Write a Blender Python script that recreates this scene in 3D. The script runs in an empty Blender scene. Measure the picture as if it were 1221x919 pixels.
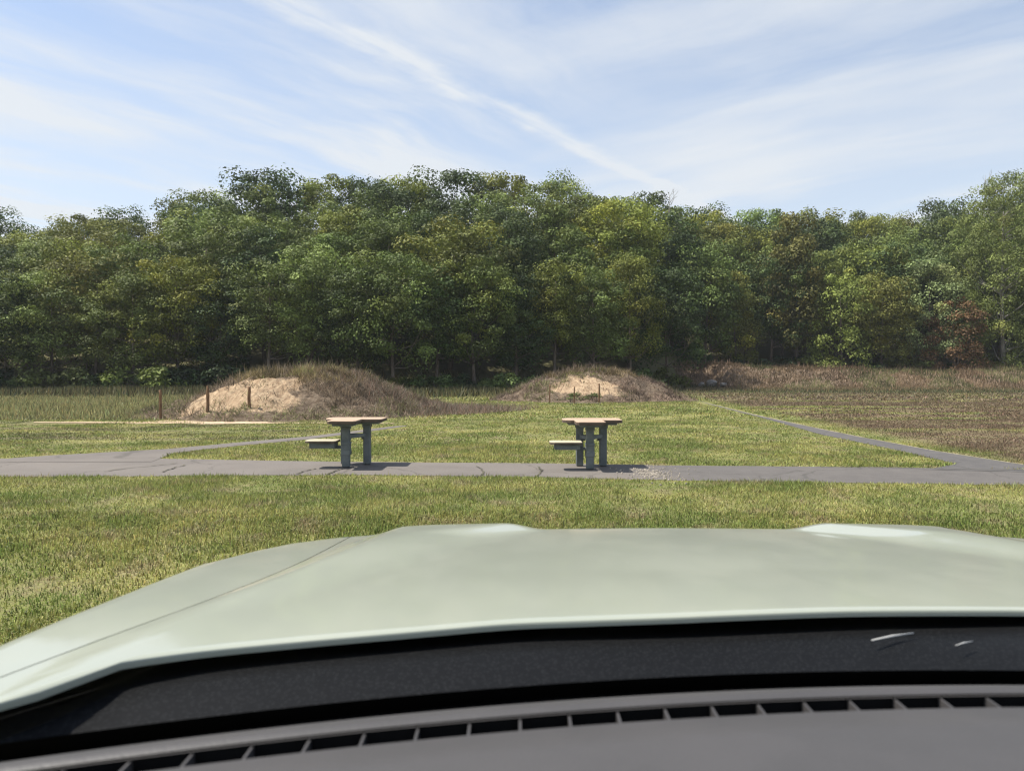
import bpy, math, random
import numpy as np
from mathutils import Vector, Matrix

R = math.radians
F, CX, HY, CAMZ = 882.0, 610.5, 445.0, 1.62      # focal length in photo pixels, centre column, horizon row, eye height

# ------------------------------------------------------------------ camera, world, sun, exposure
sc = bpy.context.scene
COL = sc.collection
cam_d = bpy.data.cameras.new('camera')
cam = bpy.data.objects.new('camera', cam_d)
COL.objects.link(cam)
cam_d.sensor_width = 36.0
cam_d.lens = 36.0 * F / 1221.0
cam_d.clip_start = 0.02
cam_d.clip_end = 5000
cam.location = (0, 0, CAMZ)
cam.rotation_euler = (R(90) - math.atan((459.5 - HY) / F), 0, 0)
cam_d.dof.use_dof = True
cam_d.dof.focus_distance = 14.0
cam_d.dof.aperture_fstop = cam_d.lens / 3.4
sc.camera = cam

SUN_EL = R(61)
SUN_AZ = math.atan2(-0.992, 0.125)               # clockwise from +Y
SDIR = Vector((math.sin(SUN_AZ) * math.cos(SUN_EL), math.cos(SUN_AZ) * math.cos(SUN_EL), math.sin(SUN_EL)))
sun_d = bpy.data.lights.new('sun', 'SUN')
sun_d.energy = 4.2
sun_d.angle = R(0.6)
sun_d.color = (1.0, 0.95, 0.87)
sun = bpy.data.objects.new('sun', sun_d)
sun.rotation_euler = (-SDIR).to_track_quat('-Z', 'Y').to_euler()
sun.location = (-20, 5, 40)
COL.objects.link(sun)

sc.view_settings.view_transform = 'Standard'
sc.view_settings.look = 'None'
sc.view_settings.exposure = 0.8
sc.view_settings.gamma = 1.0
sc.view_settings.use_curve_mapping = False
sc.render.engine = 'CYCLES'
sc.cycles.max_bounces = 6
sc.cycles.transparent_max_bounces = 12
sc.cycles.use_denoising = True
sc.cycles.pixel_filter_type = 'BLACKMAN_HARRIS'
sc.cycles.filter_width = 1.15
sc.cycles.volume_max_steps = 64


class NT:
    """small node helper"""
    def __init__(s, tree):
        s.t = tree

    def n(s, kind, **kw):
        nd = s.t.nodes.new(kind)
        for k, v in kw.items():
            if k.startswith('i_'):
                key = k[2:].replace('_', ' ')
                nd.inputs[key].default_value = v
            else:
                setattr(nd, k, v)
        return nd

    def l(s, a, b):
        s.t.links.new(a, b)

    def math(s, op, a, b=None, c=None, clamp=False):
        nd = s.t.nodes.new('ShaderNodeMath')
        nd.operation = op
        nd.use_clamp = clamp
        for i, v in enumerate((a, b, c)):
            if v is None:
                continue
            if isinstance(v, (int, float)):
                nd.inputs[i].default_value = v
            else:
                s.l(v, nd.inputs[i])
        return nd.outputs[0]

    def mix(s, fac, a, b, blend='MIX'):
        nd = s.t.nodes.new('ShaderNodeMix')
        nd.data_type = 'RGBA'
        nd.blend_type = blend
        for i, v in ((0, fac), (6, a), (7, b)):
            if isinstance(v, (int, float)):
                nd.inputs[i].default_value = v
            elif isinstance(v, tuple):
                nd.inputs[i].default_value = v if len(v) == 4 else (*v, 1)
            else:
                s.l(v, nd.inputs[i])
        return nd.outputs[2]

    def ramp(s, v, lo, hi, a=0.0, b=1.0):
        nd = s.t.nodes.new('ShaderNodeMapRange')
        nd.interpolation_type = 'SMOOTHSTEP'
        s.l(v, nd.inputs[0])
        for i, x in zip((1, 2, 3, 4), (lo, hi, a, b)):
            nd.inputs[i].default_value = x
        return nd.outputs[0]

    def noise(s, vec, scale, detail=4.0, rough=0.55, dist=0.0):
        nd = s.t.nodes.new('ShaderNodeTexNoise')
        nd.inputs['Scale'].default_value = scale
        nd.inputs['Detail'].default_value = detail
        nd.inputs['Roughness'].default_value = rough
        nd.inputs['Distortion'].default_value = dist
        if vec is not None:
            s.l(vec, nd.inputs['Vector'])
        return nd.outputs[0]

    def mapping(s, vec, scale=(1, 1, 1), rot=(0, 0, 0), loc=(0, 0, 0)):
        nd = s.t.nodes.new('ShaderNodeMapping')
        nd.inputs['Scale'].default_value = scale
        nd.inputs['Rotation'].default_value = rot
        nd.inputs['Location'].default_value = loc
        s.l(vec, nd.inputs['Vector'])
        return nd.outputs[0]

    def sep(s, vec):
        nd = s.t.nodes.new('ShaderNodeSeparateXYZ')
        s.l(vec, nd.inputs[0])
        return nd.outputs

    def comb(s, x, y, z):
        nd = s.t.nodes.new('ShaderNodeCombineXYZ')
        for i, v in enumerate((x, y, z)):
            if isinstance(v, (int, float)):
                nd.inputs[i].default_value = v
            else:
                s.l(v, nd.inputs[i])
        return nd.outputs[0]


world = bpy.data.worlds.new('World')
sc.world = world
world.use_nodes = True
wt = world.node_tree
wt.nodes.clear()
W = NT(wt)
sky = W.n('ShaderNodeTexSky', sky_type='NISHITA', sun_disc=False)
sky.sun_elevation = SUN_EL
sky.sun_rotation = SUN_AZ
sky.air_density = 1.0
sky.dust_density = 0.6
sky.ozone_density = 1.6
tc = W.n('ShaderNodeTexCoord')
dx, dy, dz = W.sep(tc.outputs['Generated'])
zz = W.math('MAXIMUM', dz, 0.035)
px = W.math('DIVIDE', dx, zz)
py = W.math('DIVIDE', dy, zz)
pl = W.comb(px, py, 0.0)
warp = W.n('ShaderNodeTexNoise', i_Scale=0.55, i_Detail=3.0)
W.l(pl, warp.inputs['Vector'])
wv = W.n('ShaderNodeVectorMath', operation='MULTIPLY_ADD')
W.l(warp.outputs['Color'], wv.inputs[0])
wv.inputs[1].default_value = (0.9, 0.9, 0)
W.l(pl, wv.inputs[2])
wp = wv.outputs[0]
ang = -math.atan2(0.815, 0.58)
# long drawn-out cirrus, two layers
c1 = W.noise(W.mapping(W.mapping(wp, rot=(0, 0, ang)), scale=(0.30, 1.0, 1)), 0.9, 9, 0.6)
c2 = W.noise(W.mapping(W.mapping(wp, rot=(0, 0, 0.75)), scale=(0.32, 0.9, 1), loc=(4.2, 1.3, 0)), 0.9, 9, 0.58)
c3 = W.noise(wp, 0.42, 3, 0.5)
leftside = W.ramp(px, -0.6, 0.9, 1.0, 0.0)
veil = W.math('MULTIPLY', W.ramp(c1, 0.37, 0.62), leftside)
veil2 = W.math('MULTIPLY', W.math('MULTIPLY', W.ramp(c2, 0.43, 0.70), 0.8), W.math('SUBTRACT', 1.0, leftside))
veil = W.math('MULTIPLY', W.math('ADD', veil, veil2), W.ramp(c3, 0.30, 0.58, 0.45, 1.0))
# one straight streak crossing the middle of the sky
wpx, wpy, _ = W.sep(wp)
nx, ny = -0.815, 0.58
dist = W.math('ADD', W.math('MULTIPLY', W.math('ADD', px, 0.63), nx), W.math('MULTIPLY', W.math('SUBTRACT', py, 1.98), ny))
wob = W.noise(W.mapping(pl, scale=(2.2, 2.2, 1)), 1.0, 5, 0.6)
dist = W.math('ADD', dist, W.math('MULTIPLY', W.math('SUBTRACT', wob, 0.5), 0.30))
st = W.ramp(W.math('ABSOLUTE', dist), 0.0, 0.10, 1.0, 0.0)
st = W.math('MULTIPLY', st, W.ramp(W.noise(W.mapping(W.mapping(pl, rot=(0, 0, ang)), scale=(0.8, 7, 1)), 1.6, 6, 0.65), 0.3, 0.62, 0.25, 0.75))
horizon = W.ramp(dz, 0.12, 0.55, 0.60, 0.06)
fac = W.math('ADD', W.math('MULTIPLY', veil, 0.80), W.math('MULTIPLY', st, 0.62))
fac = W.math('ADD', fac, horizon)
fac = W.math('MINIMUM', fac, 0.93)
skycol = W.mix(fac, sky.outputs[0], (4.5, 4.7, 4.9))
bg = W.n('ShaderNodeBackground')
W.l(skycol, bg.inputs[0])
bg.inputs[1].default_value = 0.105
wo = W.n('ShaderNodeOutputWorld')
W.l(bg.outputs[0], wo.inputs[0])


# ------------------------------------------------------------------ helpers
def ground(pxx, pyy, z=0.0):
    d = F * (CAMZ - z) / (pyy - HY)
    return ((pxx - CX) / F * d, d)


def tag(o, label=None, cat=None, group=None, kind=None):
    if label: o['label'] = label
    if cat: o['category'] = cat
    if group: o['group'] = group
    if kind: o['kind'] = kind
    return o


def empty(name, loc=(0, 0, 0), rz=0.0):
    o = bpy.data.objects.new(name, None)
    o.empty_display_size = 0.3
    COL.objects.link(o)
    o.location = loc
    o.rotation_euler = (0, 0, rz)
    return o


def link(name, me, mat=None, parent=None, loc=None):
    o = bpy.data.objects.new(name, me)
    COL.objects.link(o)
    if mat is not None:
        me.materials.append(mat)
    if parent is not None:
        o.parent = parent
    if loc is not None:
        o.location = loc
    return o


def mesh_np(name, verts, faces, smooth=False, col=None):
    """verts (n,3), faces (m,k) arrays -> mesh, optional per-vertex colour"""
    verts = np.asarray(verts, dtype=np.float32)
    faces = np.asarray(faces, dtype=np.int32)
    me = bpy.data.meshes.new(name)
    m, k = faces.shape
    me.vertices.add(len(verts))
    me.vertices.foreach_set('co', verts.ravel())
    me.loops.add(m * k)
    me.loops.foreach_set('vertex_index', faces.ravel())
    me.polygons.add(m)
    me.polygons.foreach_set('loop_start', np.arange(0, m * k, k, dtype=np.int32))
    me.polygons.foreach_set('use_smooth', np.full(m, smooth, dtype=bool))
    if col is not None:
        at = me.attributes.new('tint', 'FLOAT_COLOR', 'POINT')
        c4 = np.ones((len(verts), 4), dtype=np.float32)
        c4[:, :3] = col
        at.data.foreach_set('color', c4.ravel())
    me.update()
    me.validate()
    return me


class MB:
    """collects pieces, builds one mesh"""
    def __init__(s):
        s.v, s.f = [], []

    def add(s, v, f):
        b = len(s.v)
        s.v += [tuple(p) for p in v]
        s.f += [tuple(i + b for i in q) for q in f]

    def box(s, x0, y0, z0, x1, y1, z1, bev=0.0, mat=None):
        b = bev
        if b <= 0:
            v = [(x, y, z) for z in (z0, z1) for y in (y0, y1) for x in (x0, x1)]
            f = [(0, 2, 3, 1), (4, 5, 7, 6), (0, 1, 5, 4), (1, 3, 7, 5), (3, 2, 6, 7), (2, 0, 4, 6)]
        else:
            v, f = [], []
            for zi, z, ins in ((0, z0, b), (1, z0 + b, 0), (2, z1 - b, 0), (3, z1, b)):
                a0, a1, c0, c1 = x0 + ins, x1 - ins, y0 + ins, y1 - ins
                k = b * 0.9
                v += [(a0 + k, c0, z), (a1 - k, c0, z), (a1, c0 + k, z), (a1, c1 - k, z), (a1 - k, c1, z), (a0 + k, c1, z), (a0, c1 - k, z), (a0, c0 + k, z)]
            for r in range(3):
                for i in range(8):
                    j = (i + 1) % 8
                    f.append((r * 8 + i, r * 8 + j, r * 8 + 8 + j, r * 8 + 8 + i))
            f.append(tuple(reversed(range(8))))
            f.append(tuple(range(24, 32)))
        if mat is not None:
            v = [tuple(mat @ Vector(p)) for p in v]
        s.add(v, f)

    def tube(s, pts, rads, n=8, cap=True):
        pts = [Vector(p) for p in pts]
        rings = []
        for i, p in enumerate(pts):
            t = (pts[min(i + 1, len(pts) - 1)] - pts[max(i - 1, 0)]).normalized()
            a = t.orthogonal().normalized()
            if i:
                a = (pa - t * pa.dot(t)).normalized()
            pa = a
            b = t.cross(a)
            r = rads[i]
            rings.append([p + (a * math.cos(q) + b * math.sin(q)) * r for q in [2 * math.pi * k / n for k in range(n)]])
        v = [p for rg in rings for p in rg]
        f = []
        for i in range(len(rings) - 1):
            for k in range(n):
                j = (k + 1) % n
                f.append((i * n + k, i * n + j, i * n + n + j, i * n + n + k))
        if cap:
            f.append(tuple(reversed(range(n))))
            f.append(tuple(range((len(rings) - 1) * n, len(rings) * n)))
        s.add(v, f)

    def prism(s, poly, z0, z1, bev=0.0):
        n = len(poly)
        cx = sum(p[0] for p in poly) / n
        cy = sum(p[1] for p in poly) / n
        lv = [(z0, 0.0), (z1 - bev, 0.0), (z1, bev)] if bev else [(z0, 0), (z1, 0)]
        v = []
        for z, ins in lv:
            for i, p in enumerate(poly):
                a = Vector(poly[i - 1]); b = Vector(p); c = Vector(poly[(i + 1) % n])
                n1 = Vector(((b - a).y, -(b - a).x)).normalized()
                n2 = Vector(((c - b).y, -(c - b).x)).normalized()
                m = (n1 + n2).normalized()
                q = b - m * ins
                v.append((q.x, q.y, z))
        f = []
        for r in range(len(lv) - 1):
            for i in range(n):
                j = (i + 1) % n
                f.append((r * n + i, r * n + j, r * n + n + j, r * n + n + i))
        f.append(tuple(reversed(range(n))))
        f.append(tuple(range((len(lv) - 1) * n, len(lv) * n)))
        s.add(v, f)

    def build(s, name, mat, parent=None, smooth=False, loc=None):
        me = bpy.data.meshes.new(name)
        me.from_pydata(s.v, [], s.f)
        if smooth:
            for p in me.polygons:
                p.use_smooth = True
        me.update()
        return link(name, me, mat, parent, loc)


def new_mat(name):
    m = bpy.data.materials.new(name)
    m.use_nodes = True
    m.node_tree.nodes.clear()
    n = NT(m.node_tree)
    out = n.n('ShaderNodeOutputMaterial')
    return m, n, out


def pos_node(n):
    return n.n('ShaderNodeNewGeometry').outputs['Position']


def simple_mat(name, c1, c2, scale=8.0, rough=0.8, bump=0.0, bscale=40.0, coat=0.0, metallic=0.0, spec=0.5, stretch=(1, 1, 1), lo=0.35, hi=0.65):
    m, n, out = new_mat(name)
    tcn = n.n('ShaderNodeTexCoord')
    v = n.mapping(tcn.outputs['Object'], scale=stretch)
    fac = n.ramp(n.noise(v, scale, 6, 0.6), lo, hi)
    colr = n.mix(fac, c1, c2)
    p = n.n('ShaderNodeBsdfPrincipled', i_Roughness=rough)
    p.inputs['Coat Weight'].default_value = coat
    p.inputs['Coat Roughness'].default_value = 0.04
    p.inputs['Metallic'].default_value = metallic
    p.inputs['Specular IOR Level'].default_value = spec
    n.l(colr, p.inputs['Base Color'])
    if bump:
        b = n.n('ShaderNodeBump', i_Strength=bump, i_Distance=0.01)
        n.l(n.noise(v, bscale, 4, 0.6), b.inputs['Height'])
        n.l(b.outputs[0], p.inputs['Normal'])
    n.l(p.outputs[0], out.inputs[0])
    return m


# vegetation colour of the field from world position: shared by soil sheet and blades
def field_colour(n, blades):
    pos = pos_node(n)
    x, y, z = n.sep(pos)
    flat = n.comb(x, y, 0.0)
    a = n.ramp(n.noise(flat, 0.45, 4, 0.6), 0.38, 0.62)
    b = n.ramp(n.noise(flat, 1.7, 5, 0.65), 0.50, 0.66)
    c = n.ramp(n.noise(n.mapping(flat, loc=(7, 3, 0)), 4.5, 4, 0.6), 0.42, 0.66)
    green = n.mix(a, (0.180, 0.220, 0.056), (0.320, 0.320, 0.100))
    straw = n.mix(c, (0.330, 0.290, 0.150), (0.250, 0.200, 0.110))
    lush = n.ramp(n.noise(n.mapping(flat, loc=(3, 9, 0)), 1.1, 5, .65), .50, .64)
    green = n.mix(n.math('MULTIPLY', lush, .7), green, (0.150, 0.205, 0.046, 1))
    colr = n.mix(n.math('MULTIPLY', b, 0.75), green, straw)
    # mown and withered stretch right of the far path
    side = n.math('SUBTRACT', x, n.math('MULTIPLY', y, 0.0966))
    right = n.ramp(side, 7.3, 8.6)
    br = n.ramp(n.noise(n.mapping(flat, scale=(0.10, 0.55, 1), rot=(0, 0, 0.10)), 1.0, 6, 0.65), 0.36, 0.52)
    brn = n.mix(c, (0.150, 0.102, 0.070), (0.210, 0.160, 0.098))
    colr = n.mix(n.math('MULTIPLY', n.math('MULTIPLY', right, br), 0.95), colr, brn)
    # the cut stripes left of the first mound
    lf = n.math('MULTIPLY', n.ramp(x, -4.0, -6.0), n.math('MULTIPLY', n.ramp(y, 16.0, 18.5), n.ramp(y, 30.0, 26.0)))
    br2 = n.ramp(n.noise(n.mapping(flat, scale=(0.16, 0.9, 1), loc=(2.3, 5.1, 0)), 1.0, 5, 0.6), 0.46, 0.60)
    colr = n.mix(n.math('MULTIPLY', n.math('MULTIPLY', lf, br2), 0.6), colr, (0.150, 0.130, 0.080, 1))
    # beyond: rough, browner
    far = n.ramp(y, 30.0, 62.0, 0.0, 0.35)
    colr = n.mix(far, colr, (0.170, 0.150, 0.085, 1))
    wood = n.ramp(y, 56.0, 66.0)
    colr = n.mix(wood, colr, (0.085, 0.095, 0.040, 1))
    return colr, flat


def grass_mat(name, mul=1.0):
    m, n, out = new_mat(name)
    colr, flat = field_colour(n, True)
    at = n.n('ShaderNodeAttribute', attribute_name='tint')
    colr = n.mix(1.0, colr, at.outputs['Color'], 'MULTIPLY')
    d = n.n('ShaderNodeBsdfPrincipled', i_Roughness=0.55)
    d.inputs['Specular IOR Level'].default_value = 0.35
    n.l(colr, d.inputs['Base Color'])
    t = n.n('ShaderNodeBsdfTranslucent')
    n.l(colr, t.inputs[0])
    mx = n.n('ShaderNodeMixShader')
    mx.inputs[0].default_value = 0.35
    n.l(d.outputs[0], mx.inputs[1])
    n.l(t.outputs[0], mx.inputs[2])
    n.l(mx.outputs[0], out.inputs[0])
    return m


def tint_mat(name, base, transl=0.3, rough=0.6, hue=0.0, objcol=False):
    m, n, out = new_mat(name)
    at = n.n('ShaderNodeAttribute', attribute_name='tint')
    colr = n.mix(1.0, (*base, 1), at.outputs['Color'], 'MULTIPLY')
    if objcol:
        oi = n.n('ShaderNodeObjectInfo')
        colr = n.mix(1.0, colr, oi.outputs['Color'], 'MULTIPLY')
    d = n.n('ShaderNodeBsdfPrincipled', i_Roughness=rough)
    d.inputs['Specular IOR Level'].default_value = 0.3
    n.l(colr, d.inputs['Base Color'])
    t = n.n('ShaderNodeBsdfTranslucent')
    n.l(colr, t.inputs[0])
    mx = n.n('ShaderNodeMixShader')
    mx.inputs[0].default_value = transl
    n.l(d.outputs[0], mx.inputs[1])
    n.l(t.outputs[0], mx.inputs[2])
    n.l(mx.outputs[0], out.inputs[0])
    return m


M = {}
# soil sheet
m, n, out = new_mat('ground_soil')
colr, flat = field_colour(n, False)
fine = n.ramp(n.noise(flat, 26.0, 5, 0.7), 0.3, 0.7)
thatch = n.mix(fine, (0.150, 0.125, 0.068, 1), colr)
p = n.n('ShaderNodeBsdfPrincipled', i_Roughness=0.95)
p.inputs['Specular IOR Level'].default_value = 0.1
n.l(thatch, p.inputs['Base Color'])
b = n.n('ShaderNodeBump', i_Strength=0.7, i_Distance=0.05)
n.l(n.noise(flat, 14.0, 6, 0.7), b.inputs['Height'])
n.l(b.outputs[0], p.inputs['Normal'])
n.l(p.outputs[0], out.inputs[0])
M['ground'] = m
M['grass'] = grass_mat('grass_blades')

# asphalt
def asphalt(name, c1, c2):
    m, n, out = new_mat(name)
    pos = pos_node(n)
    big = n.ramp(n.noise(pos, 0.5, 4, 0.6), 0.35, 0.65)
    mid = n.ramp(n.noise(pos, 3.5, 5, 0.65), 0.35, 0.7)
    fin = n.ramp(n.noise(pos, 120.0, 2, 0.6), 0.35, 0.7)
    c = n.mix(big, c1, c2)
    Xp = n.sep(pos)[0]
    c = n.mix(n.math('MULTIPLY', n.ramp(Xp, 1.8, 3.0), 0.6), c, (0.060, 0.057, 0.055, 1))
    c = n.mix(n.math('MULTIPLY', mid, 0.35), c, (0.15, 0.135, 0.12, 1))
    c = n.mix(n.math('MULTIPLY', fin, 0.4), c, (0.20, 0.19, 0.18, 1))
    vor = n.n('ShaderNodeTexVoronoi', feature='DISTANCE_TO_EDGE', i_Scale=0.42)
    wn = n.n('ShaderNodeTexNoise', i_Scale=2.2, i_Detail=4.0)
    n.l(pos, wn.inputs['Vector'])
    va = n.n('ShaderNodeVectorMath', operation='MULTIPLY_ADD')
    n.l(wn.outputs['Color'], va.inputs[0])
    va.inputs[1].default_value = (0.5, 0.5, 0)
    n.l(pos, va.inputs[2])
    n.l(va.outputs[0], vor.inputs['Vector'])
    crack = n.ramp(vor.outputs['Distance'], 0.002, 0.009, 1.0, 0.0)
    c = n.mix(n.math('MULTIPLY', crack, 0.4), c, (0.04, 0.038, 0.03, 1))
    p = n.n('ShaderNodeBsdfPrincipled', i_Roughness=0.85)
    p.inputs['Specular IOR Level'].default_value = 0.3
    n.l(c, p.inputs['Base Color'])
    b = n.n('ShaderNodeBump', i_Strength=0.5, i_Distance=0.006)
    n.l(n.noise(pos, 90.0, 3, 0.6), b.inputs['Height'])
    n.l(b.outputs[0], p.inputs['Normal'])
    n.l(p.outputs[0], out.inputs[0])
    return m
M['asphalt'] = asphalt('asphalt_weathered', (0.118, 0.100, 0.084, 1), (0.156, 0.134, 0.112, 1))
M['asphalt_dark'] = asphalt('asphalt_grey', (0.080, 0.074, 0.068, 1), (0.105, 0.096, 0.088, 1))
M['sand'] = simple_mat('sand', (0.52, 0.40, 0.27, 1), (0.40, 0.29, 0.19, 1), 3.0, 0.95, 0.6, 20.0, spec=0.1)

M['sand_dull'] = simple_mat('sand_dull', (0.34, 0.29, 0.22, 1), (0.15, 0.14, 0.10, 1), 1.5, 0.95, 0.6, 20.0, spec=0.1)

# ------------------------------------------------------------------ terrain
def tree_line(u):
    """distance of the wood's edge for a bearing u = x / y"""
    u = np.asarray(u, dtype=float)
    return np.interp(u, [-1.2, -0.12, 0.02, 0.16, 0.215, 0.25, 1.2], [57, 58, 62, 68, 74, 87, 88])

def hill(x, y):
    yf = tree_line(x / np.maximum(y, 20.0))
    d = np.maximum(y - yf - 2.0, 0.0)
    h = 0.30 * d
    h = np.where(h > 24, 24 + (h - 24) * 0.15, h)
    return np.where(y < 45, 0.0, h)

def grid(xs, ys, zf):
    X, Y = np.meshgrid(xs, ys)
    Z = zf(X, Y)
    v = np.stack([X, Y, Z], -1).reshape(-1, 3)
    nx, ny = len(xs), len(ys)
    i = np.arange((ny - 1) * (nx - 1))
    r, c = i // (nx - 1), i % (nx - 1)
    a = r * nx + c
    f = np.stack([a, a + 1, a + nx + 1, a + nx], -1)
    return v, f

xs = np.concatenate([np.linspace(-700, -130, 14), np.linspace(-120, 120, 121), np.linspace(130, 700, 14)])
ys = np.concatenate([np.linspace(-600, -20, 10), np.linspace(-10, 50, 13), np.linspace(52, 160, 55), np.linspace(170, 1200, 20)])
v, f = grid(xs, ys, hill)
gr = link('ground', mesh_np('ground', v, f, True), M['ground'])
tag(gr, kind='structure')

def strip(name, near, far, z, mat, sub=6):
    """a flat surface between two pixel polylines (near edge, far edge), each densified and roughened"""
    rnd = random.Random(name)
    def dens(pts, n):
        g = [ground(*p) if len(p) == 2 else p[:2] for p in pts]
        L = [0]
        for a, b_ in zip(g, g[1:]):
            L.append(L[-1] + math.hypot(b_[0] - a[0], b_[1] - a[1]))
        o = []
        for k in range(n):
            s_ = L[-1] * k / (n - 1)
            o.append((np.interp(s_, L, [q[0] for q in g]), np.interp(s_, L, [q[1] for q in g])))
        return o
    n_ = 90
    A, B = dens(near, n_), dens(far, n_)
    A = [(a[0], a[1] + rnd.uniform(-.035, .035)) for a in A]
    B = [(a[0], a[1] + rnd.uniform(-.035, .035)) for a in B]
    v = [(a[0], a[1], z) for a in A] + [(a[0], a[1], z) for a in B]
    fc = [(i, i + 1, n_ + i + 1, n_ + i) for i in range(n_ - 1)]
    o = link(name, mesh_np(name, v, fc), mat)
    tag(o, kind='structure')
    return A, B

near_main = [(-900, 572), (0, 569), (200, 568), (400, 566.5), (640, 569), (800, 573), (1221, 579), (2300, 592)]
far_main = [(-900, 549), (0, 546.6), (190, 547), (420, 551), (640, 552.5), (800, 555), (1100, 558), (1221, 560), (2300, 569)]
pa = strip('path', near_main, far_main, 0.004, M['asphalt'])
strip('path', [(180, 551), (205, 541), (241, 536.5), (292, 530.8), (365, 524.2), (450, 513.2), (492, 507)],
      [(-60, 552), (60, 543.2), (120, 540), (206, 535), (292, 527), (365, 520.8), (470, 508.3)], 0.008, M['asphalt'])
strip('path', [(1100, 560.5), (1142, 553.5), (1050, 533), (978, 518), (918, 500.7), (853, 484)][::-1],
      [(1350, 566), (1221, 554.6), (1115, 538), (1033, 523), (974, 511), (902, 495.5), (836, 479)][::-1], 0.0082, M['asphalt_dark'])
# sandy shoulder of the right path, and the sand line before the first mound
strip('sand_verge', [(1221, 554.6), (1115, 538), (1033, 523), (974, 511), (902, 495.5), (836, 479)],
      [(1221, 554.2), (1115, 537.5), (1033, 522.4), (974, 510.4), (902, 494.9), (834, 478.4)], 0.012, M['sand_dull'])
strip('sand_strip', [(40, 504.2), (180, 505), (250, 506), (310, 505), (400, 505), (470, 505.5)],
      [(40, 503.4), (180, 503), (230, 497.5), (285, 497.5), (320, 503.6), (470, 504.9)], 0.012, M['sand'])
rg = random.Random(4)
gx, gy = ground(778, 566)
mb = MB()
for k in range(420):
    a_, q = rg.uniform(0, 6.28), rg.gauss(0, .5)
    X_, Y_ = gx + q * math.cos(a_) * .55, gy + q * math.sin(a_) * 1.0
    r_ = rg.uniform(.006, .02)
    mb.tube([(X_, Y_, .003), (X_, Y_, .006 + r_ * .5), (X_, Y_, .006 + r_)], [r_, r_ * .9, r_ * .4], 5)
tag(mb.build('gravel', simple_mat('gravel', (0.42, 0.37, 0.30, 1), (0.20, 0.18, 0.15, 1), 30.0, 0.95, 0.8, 40.0, spec=0.1)), 'loose pale gravel on the broken path beside the right bench', 'gravel', kind='stuff')

# cracks and seams in the path
mb = MB()
rc = random.Random(5)
for pts in ([(122, 563), (150, 559), (185, 555.5), (215, 552.5)], [(193, 563.5), (208, 558), (222, 554.5)], [(385, 569), (402, 561), (412, 559)],
            [(352, 566), (364, 562), (377, 559)], [(568, 570), (576, 566), (574, 560), (566, 556)], [(640, 569), (646, 561), (640, 556)], [(975, 557), (1060, 558), (1140, 560), (1240, 561.5)]):
    g = [ground(*q) for q in pts]
    fine_ = []
    for a, b_ in zip(g, g[1:]):
        for k in range(6):
            t = k / 6
            fine_.append((a[0] + (b_[0] - a[0]) * t + rc.uniform(-.02, .02), a[1] + (b_[1] - a[1]) * t + rc.uniform(-.02, .02)))
    for a, b_ in zip(fine_, fine_[1:]):
        w = rc.uniform(0.006, 0.02)
        d = Vector((b_[0] - a[0], b_[1] - a[1])).normalized()
        nn = Vector((-d.y, d.x)) * w
        mb.add([(a[0] - nn.x, a[1] - nn.y, .0165), (b_[0] - nn.x, b_[1] - nn.y, .0165), (b_[0] + nn.x, b_[1] + nn.y, .0165), (a[0] + nn.x, a[1] + nn.y, .0165)], [(0, 1, 2, 3)])
tag(mb.build('path_crack', simple_mat('crack_soil', (0.05, 0.045, 0.035, 1), (0.11, 0.10, 0.06, 1), 6.0, 0.95)), kind='structure')

# ------------------------------------------------------------------ blades of grass
rng = np.random.default_rng(11)

def noise2(x, y, s, seed=0):
    """cheap smooth value noise"""
    r = np.random.default_rng(seed).random((64, 64))
    x = x * s + 1000.3; y = y * s + 1000.7
    xi, yi = np.floor(x).astype(int), np.floor(y).astype(int)
    fx, fy = x - xi, y - yi
    fx, fy = fx * fx * (3 - 2 * fx), fy * fy * (3 - 2 * fy)
    g = lambda i, j: r[i % 64, j % 64]
    return (g(xi, yi) * (1 - fx) + g(xi + 1, yi) * fx) * (1 - fy) + (g(xi, yi + 1) * (1 - fx) + g(xi + 1, yi + 1) * fx) * fy

def fbm(x, y, s, seed=0):
    return sum(noise2(x, y, s * 2 ** k, seed + k) * 0.5 ** k for k in range(4)) / 1.875

def blades(P, length, width, lean, tint, nseg=1):
    """P (n,3) roots; triangles, a bent two-piece blade when nseg is 2"""
    n_ = len(P)
    a = rng.random(n_) * 2 * math.pi
    side = np.stack([np.cos(a), np.sin(a), np.zeros(n_)], -1) * (width / 2)[:, None]
    b = rng.random(n_) * 2 * math.pi
    ld = np.stack([np.cos(b), np.sin(b), np.zeros(n_)], -1) * (lean * length)[:, None]
    top = P + ld
    top[:, 2] += length * np.sqrt(np.maximum(1 - lean ** 2, 0.05))
    if nseg == 1:
        v = np.stack([P - side, P + side, top], 1).reshape(-1, 3)
        f = np.arange(n_ * 3).reshape(-1, 3)
        col = np.repeat(tint, 3, 0)
    else:
        mid = P + ld * 0.28
        mid[:, 2] += length * 0.62
        v = np.stack([P - side, P + side, mid + side * .8, mid - side * .8, top], 1).reshape(-1, 3)
        i = np.arange(n_)[:, None] * 5
        f = np.concatenate([i + [0, 1, 2], i + [0, 2, 3], i + [3, 2, 4]], 0)
        col = np.repeat(tint, 5, 0)
    return v, f, col

def blade_tint(n_, base=1.0, var=0.3):
    b_ = base * (1 + rng.normal(0, var, n_)).clip(0.35, 1.9)
    dry = rng.random(n_)
    c = np.ones((n_, 3)) * b_[:, None]
    c[:, 0] *= np.where(dry > .88, 1.35, 1.0 + rng.normal(0, .07, n_))
    c[:, 1] *= np.where(dry > .88, 1.1, 1.0)
    c[:, 2] *= np.where(dry > .88, 1.4, 1.0)
    return c

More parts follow.
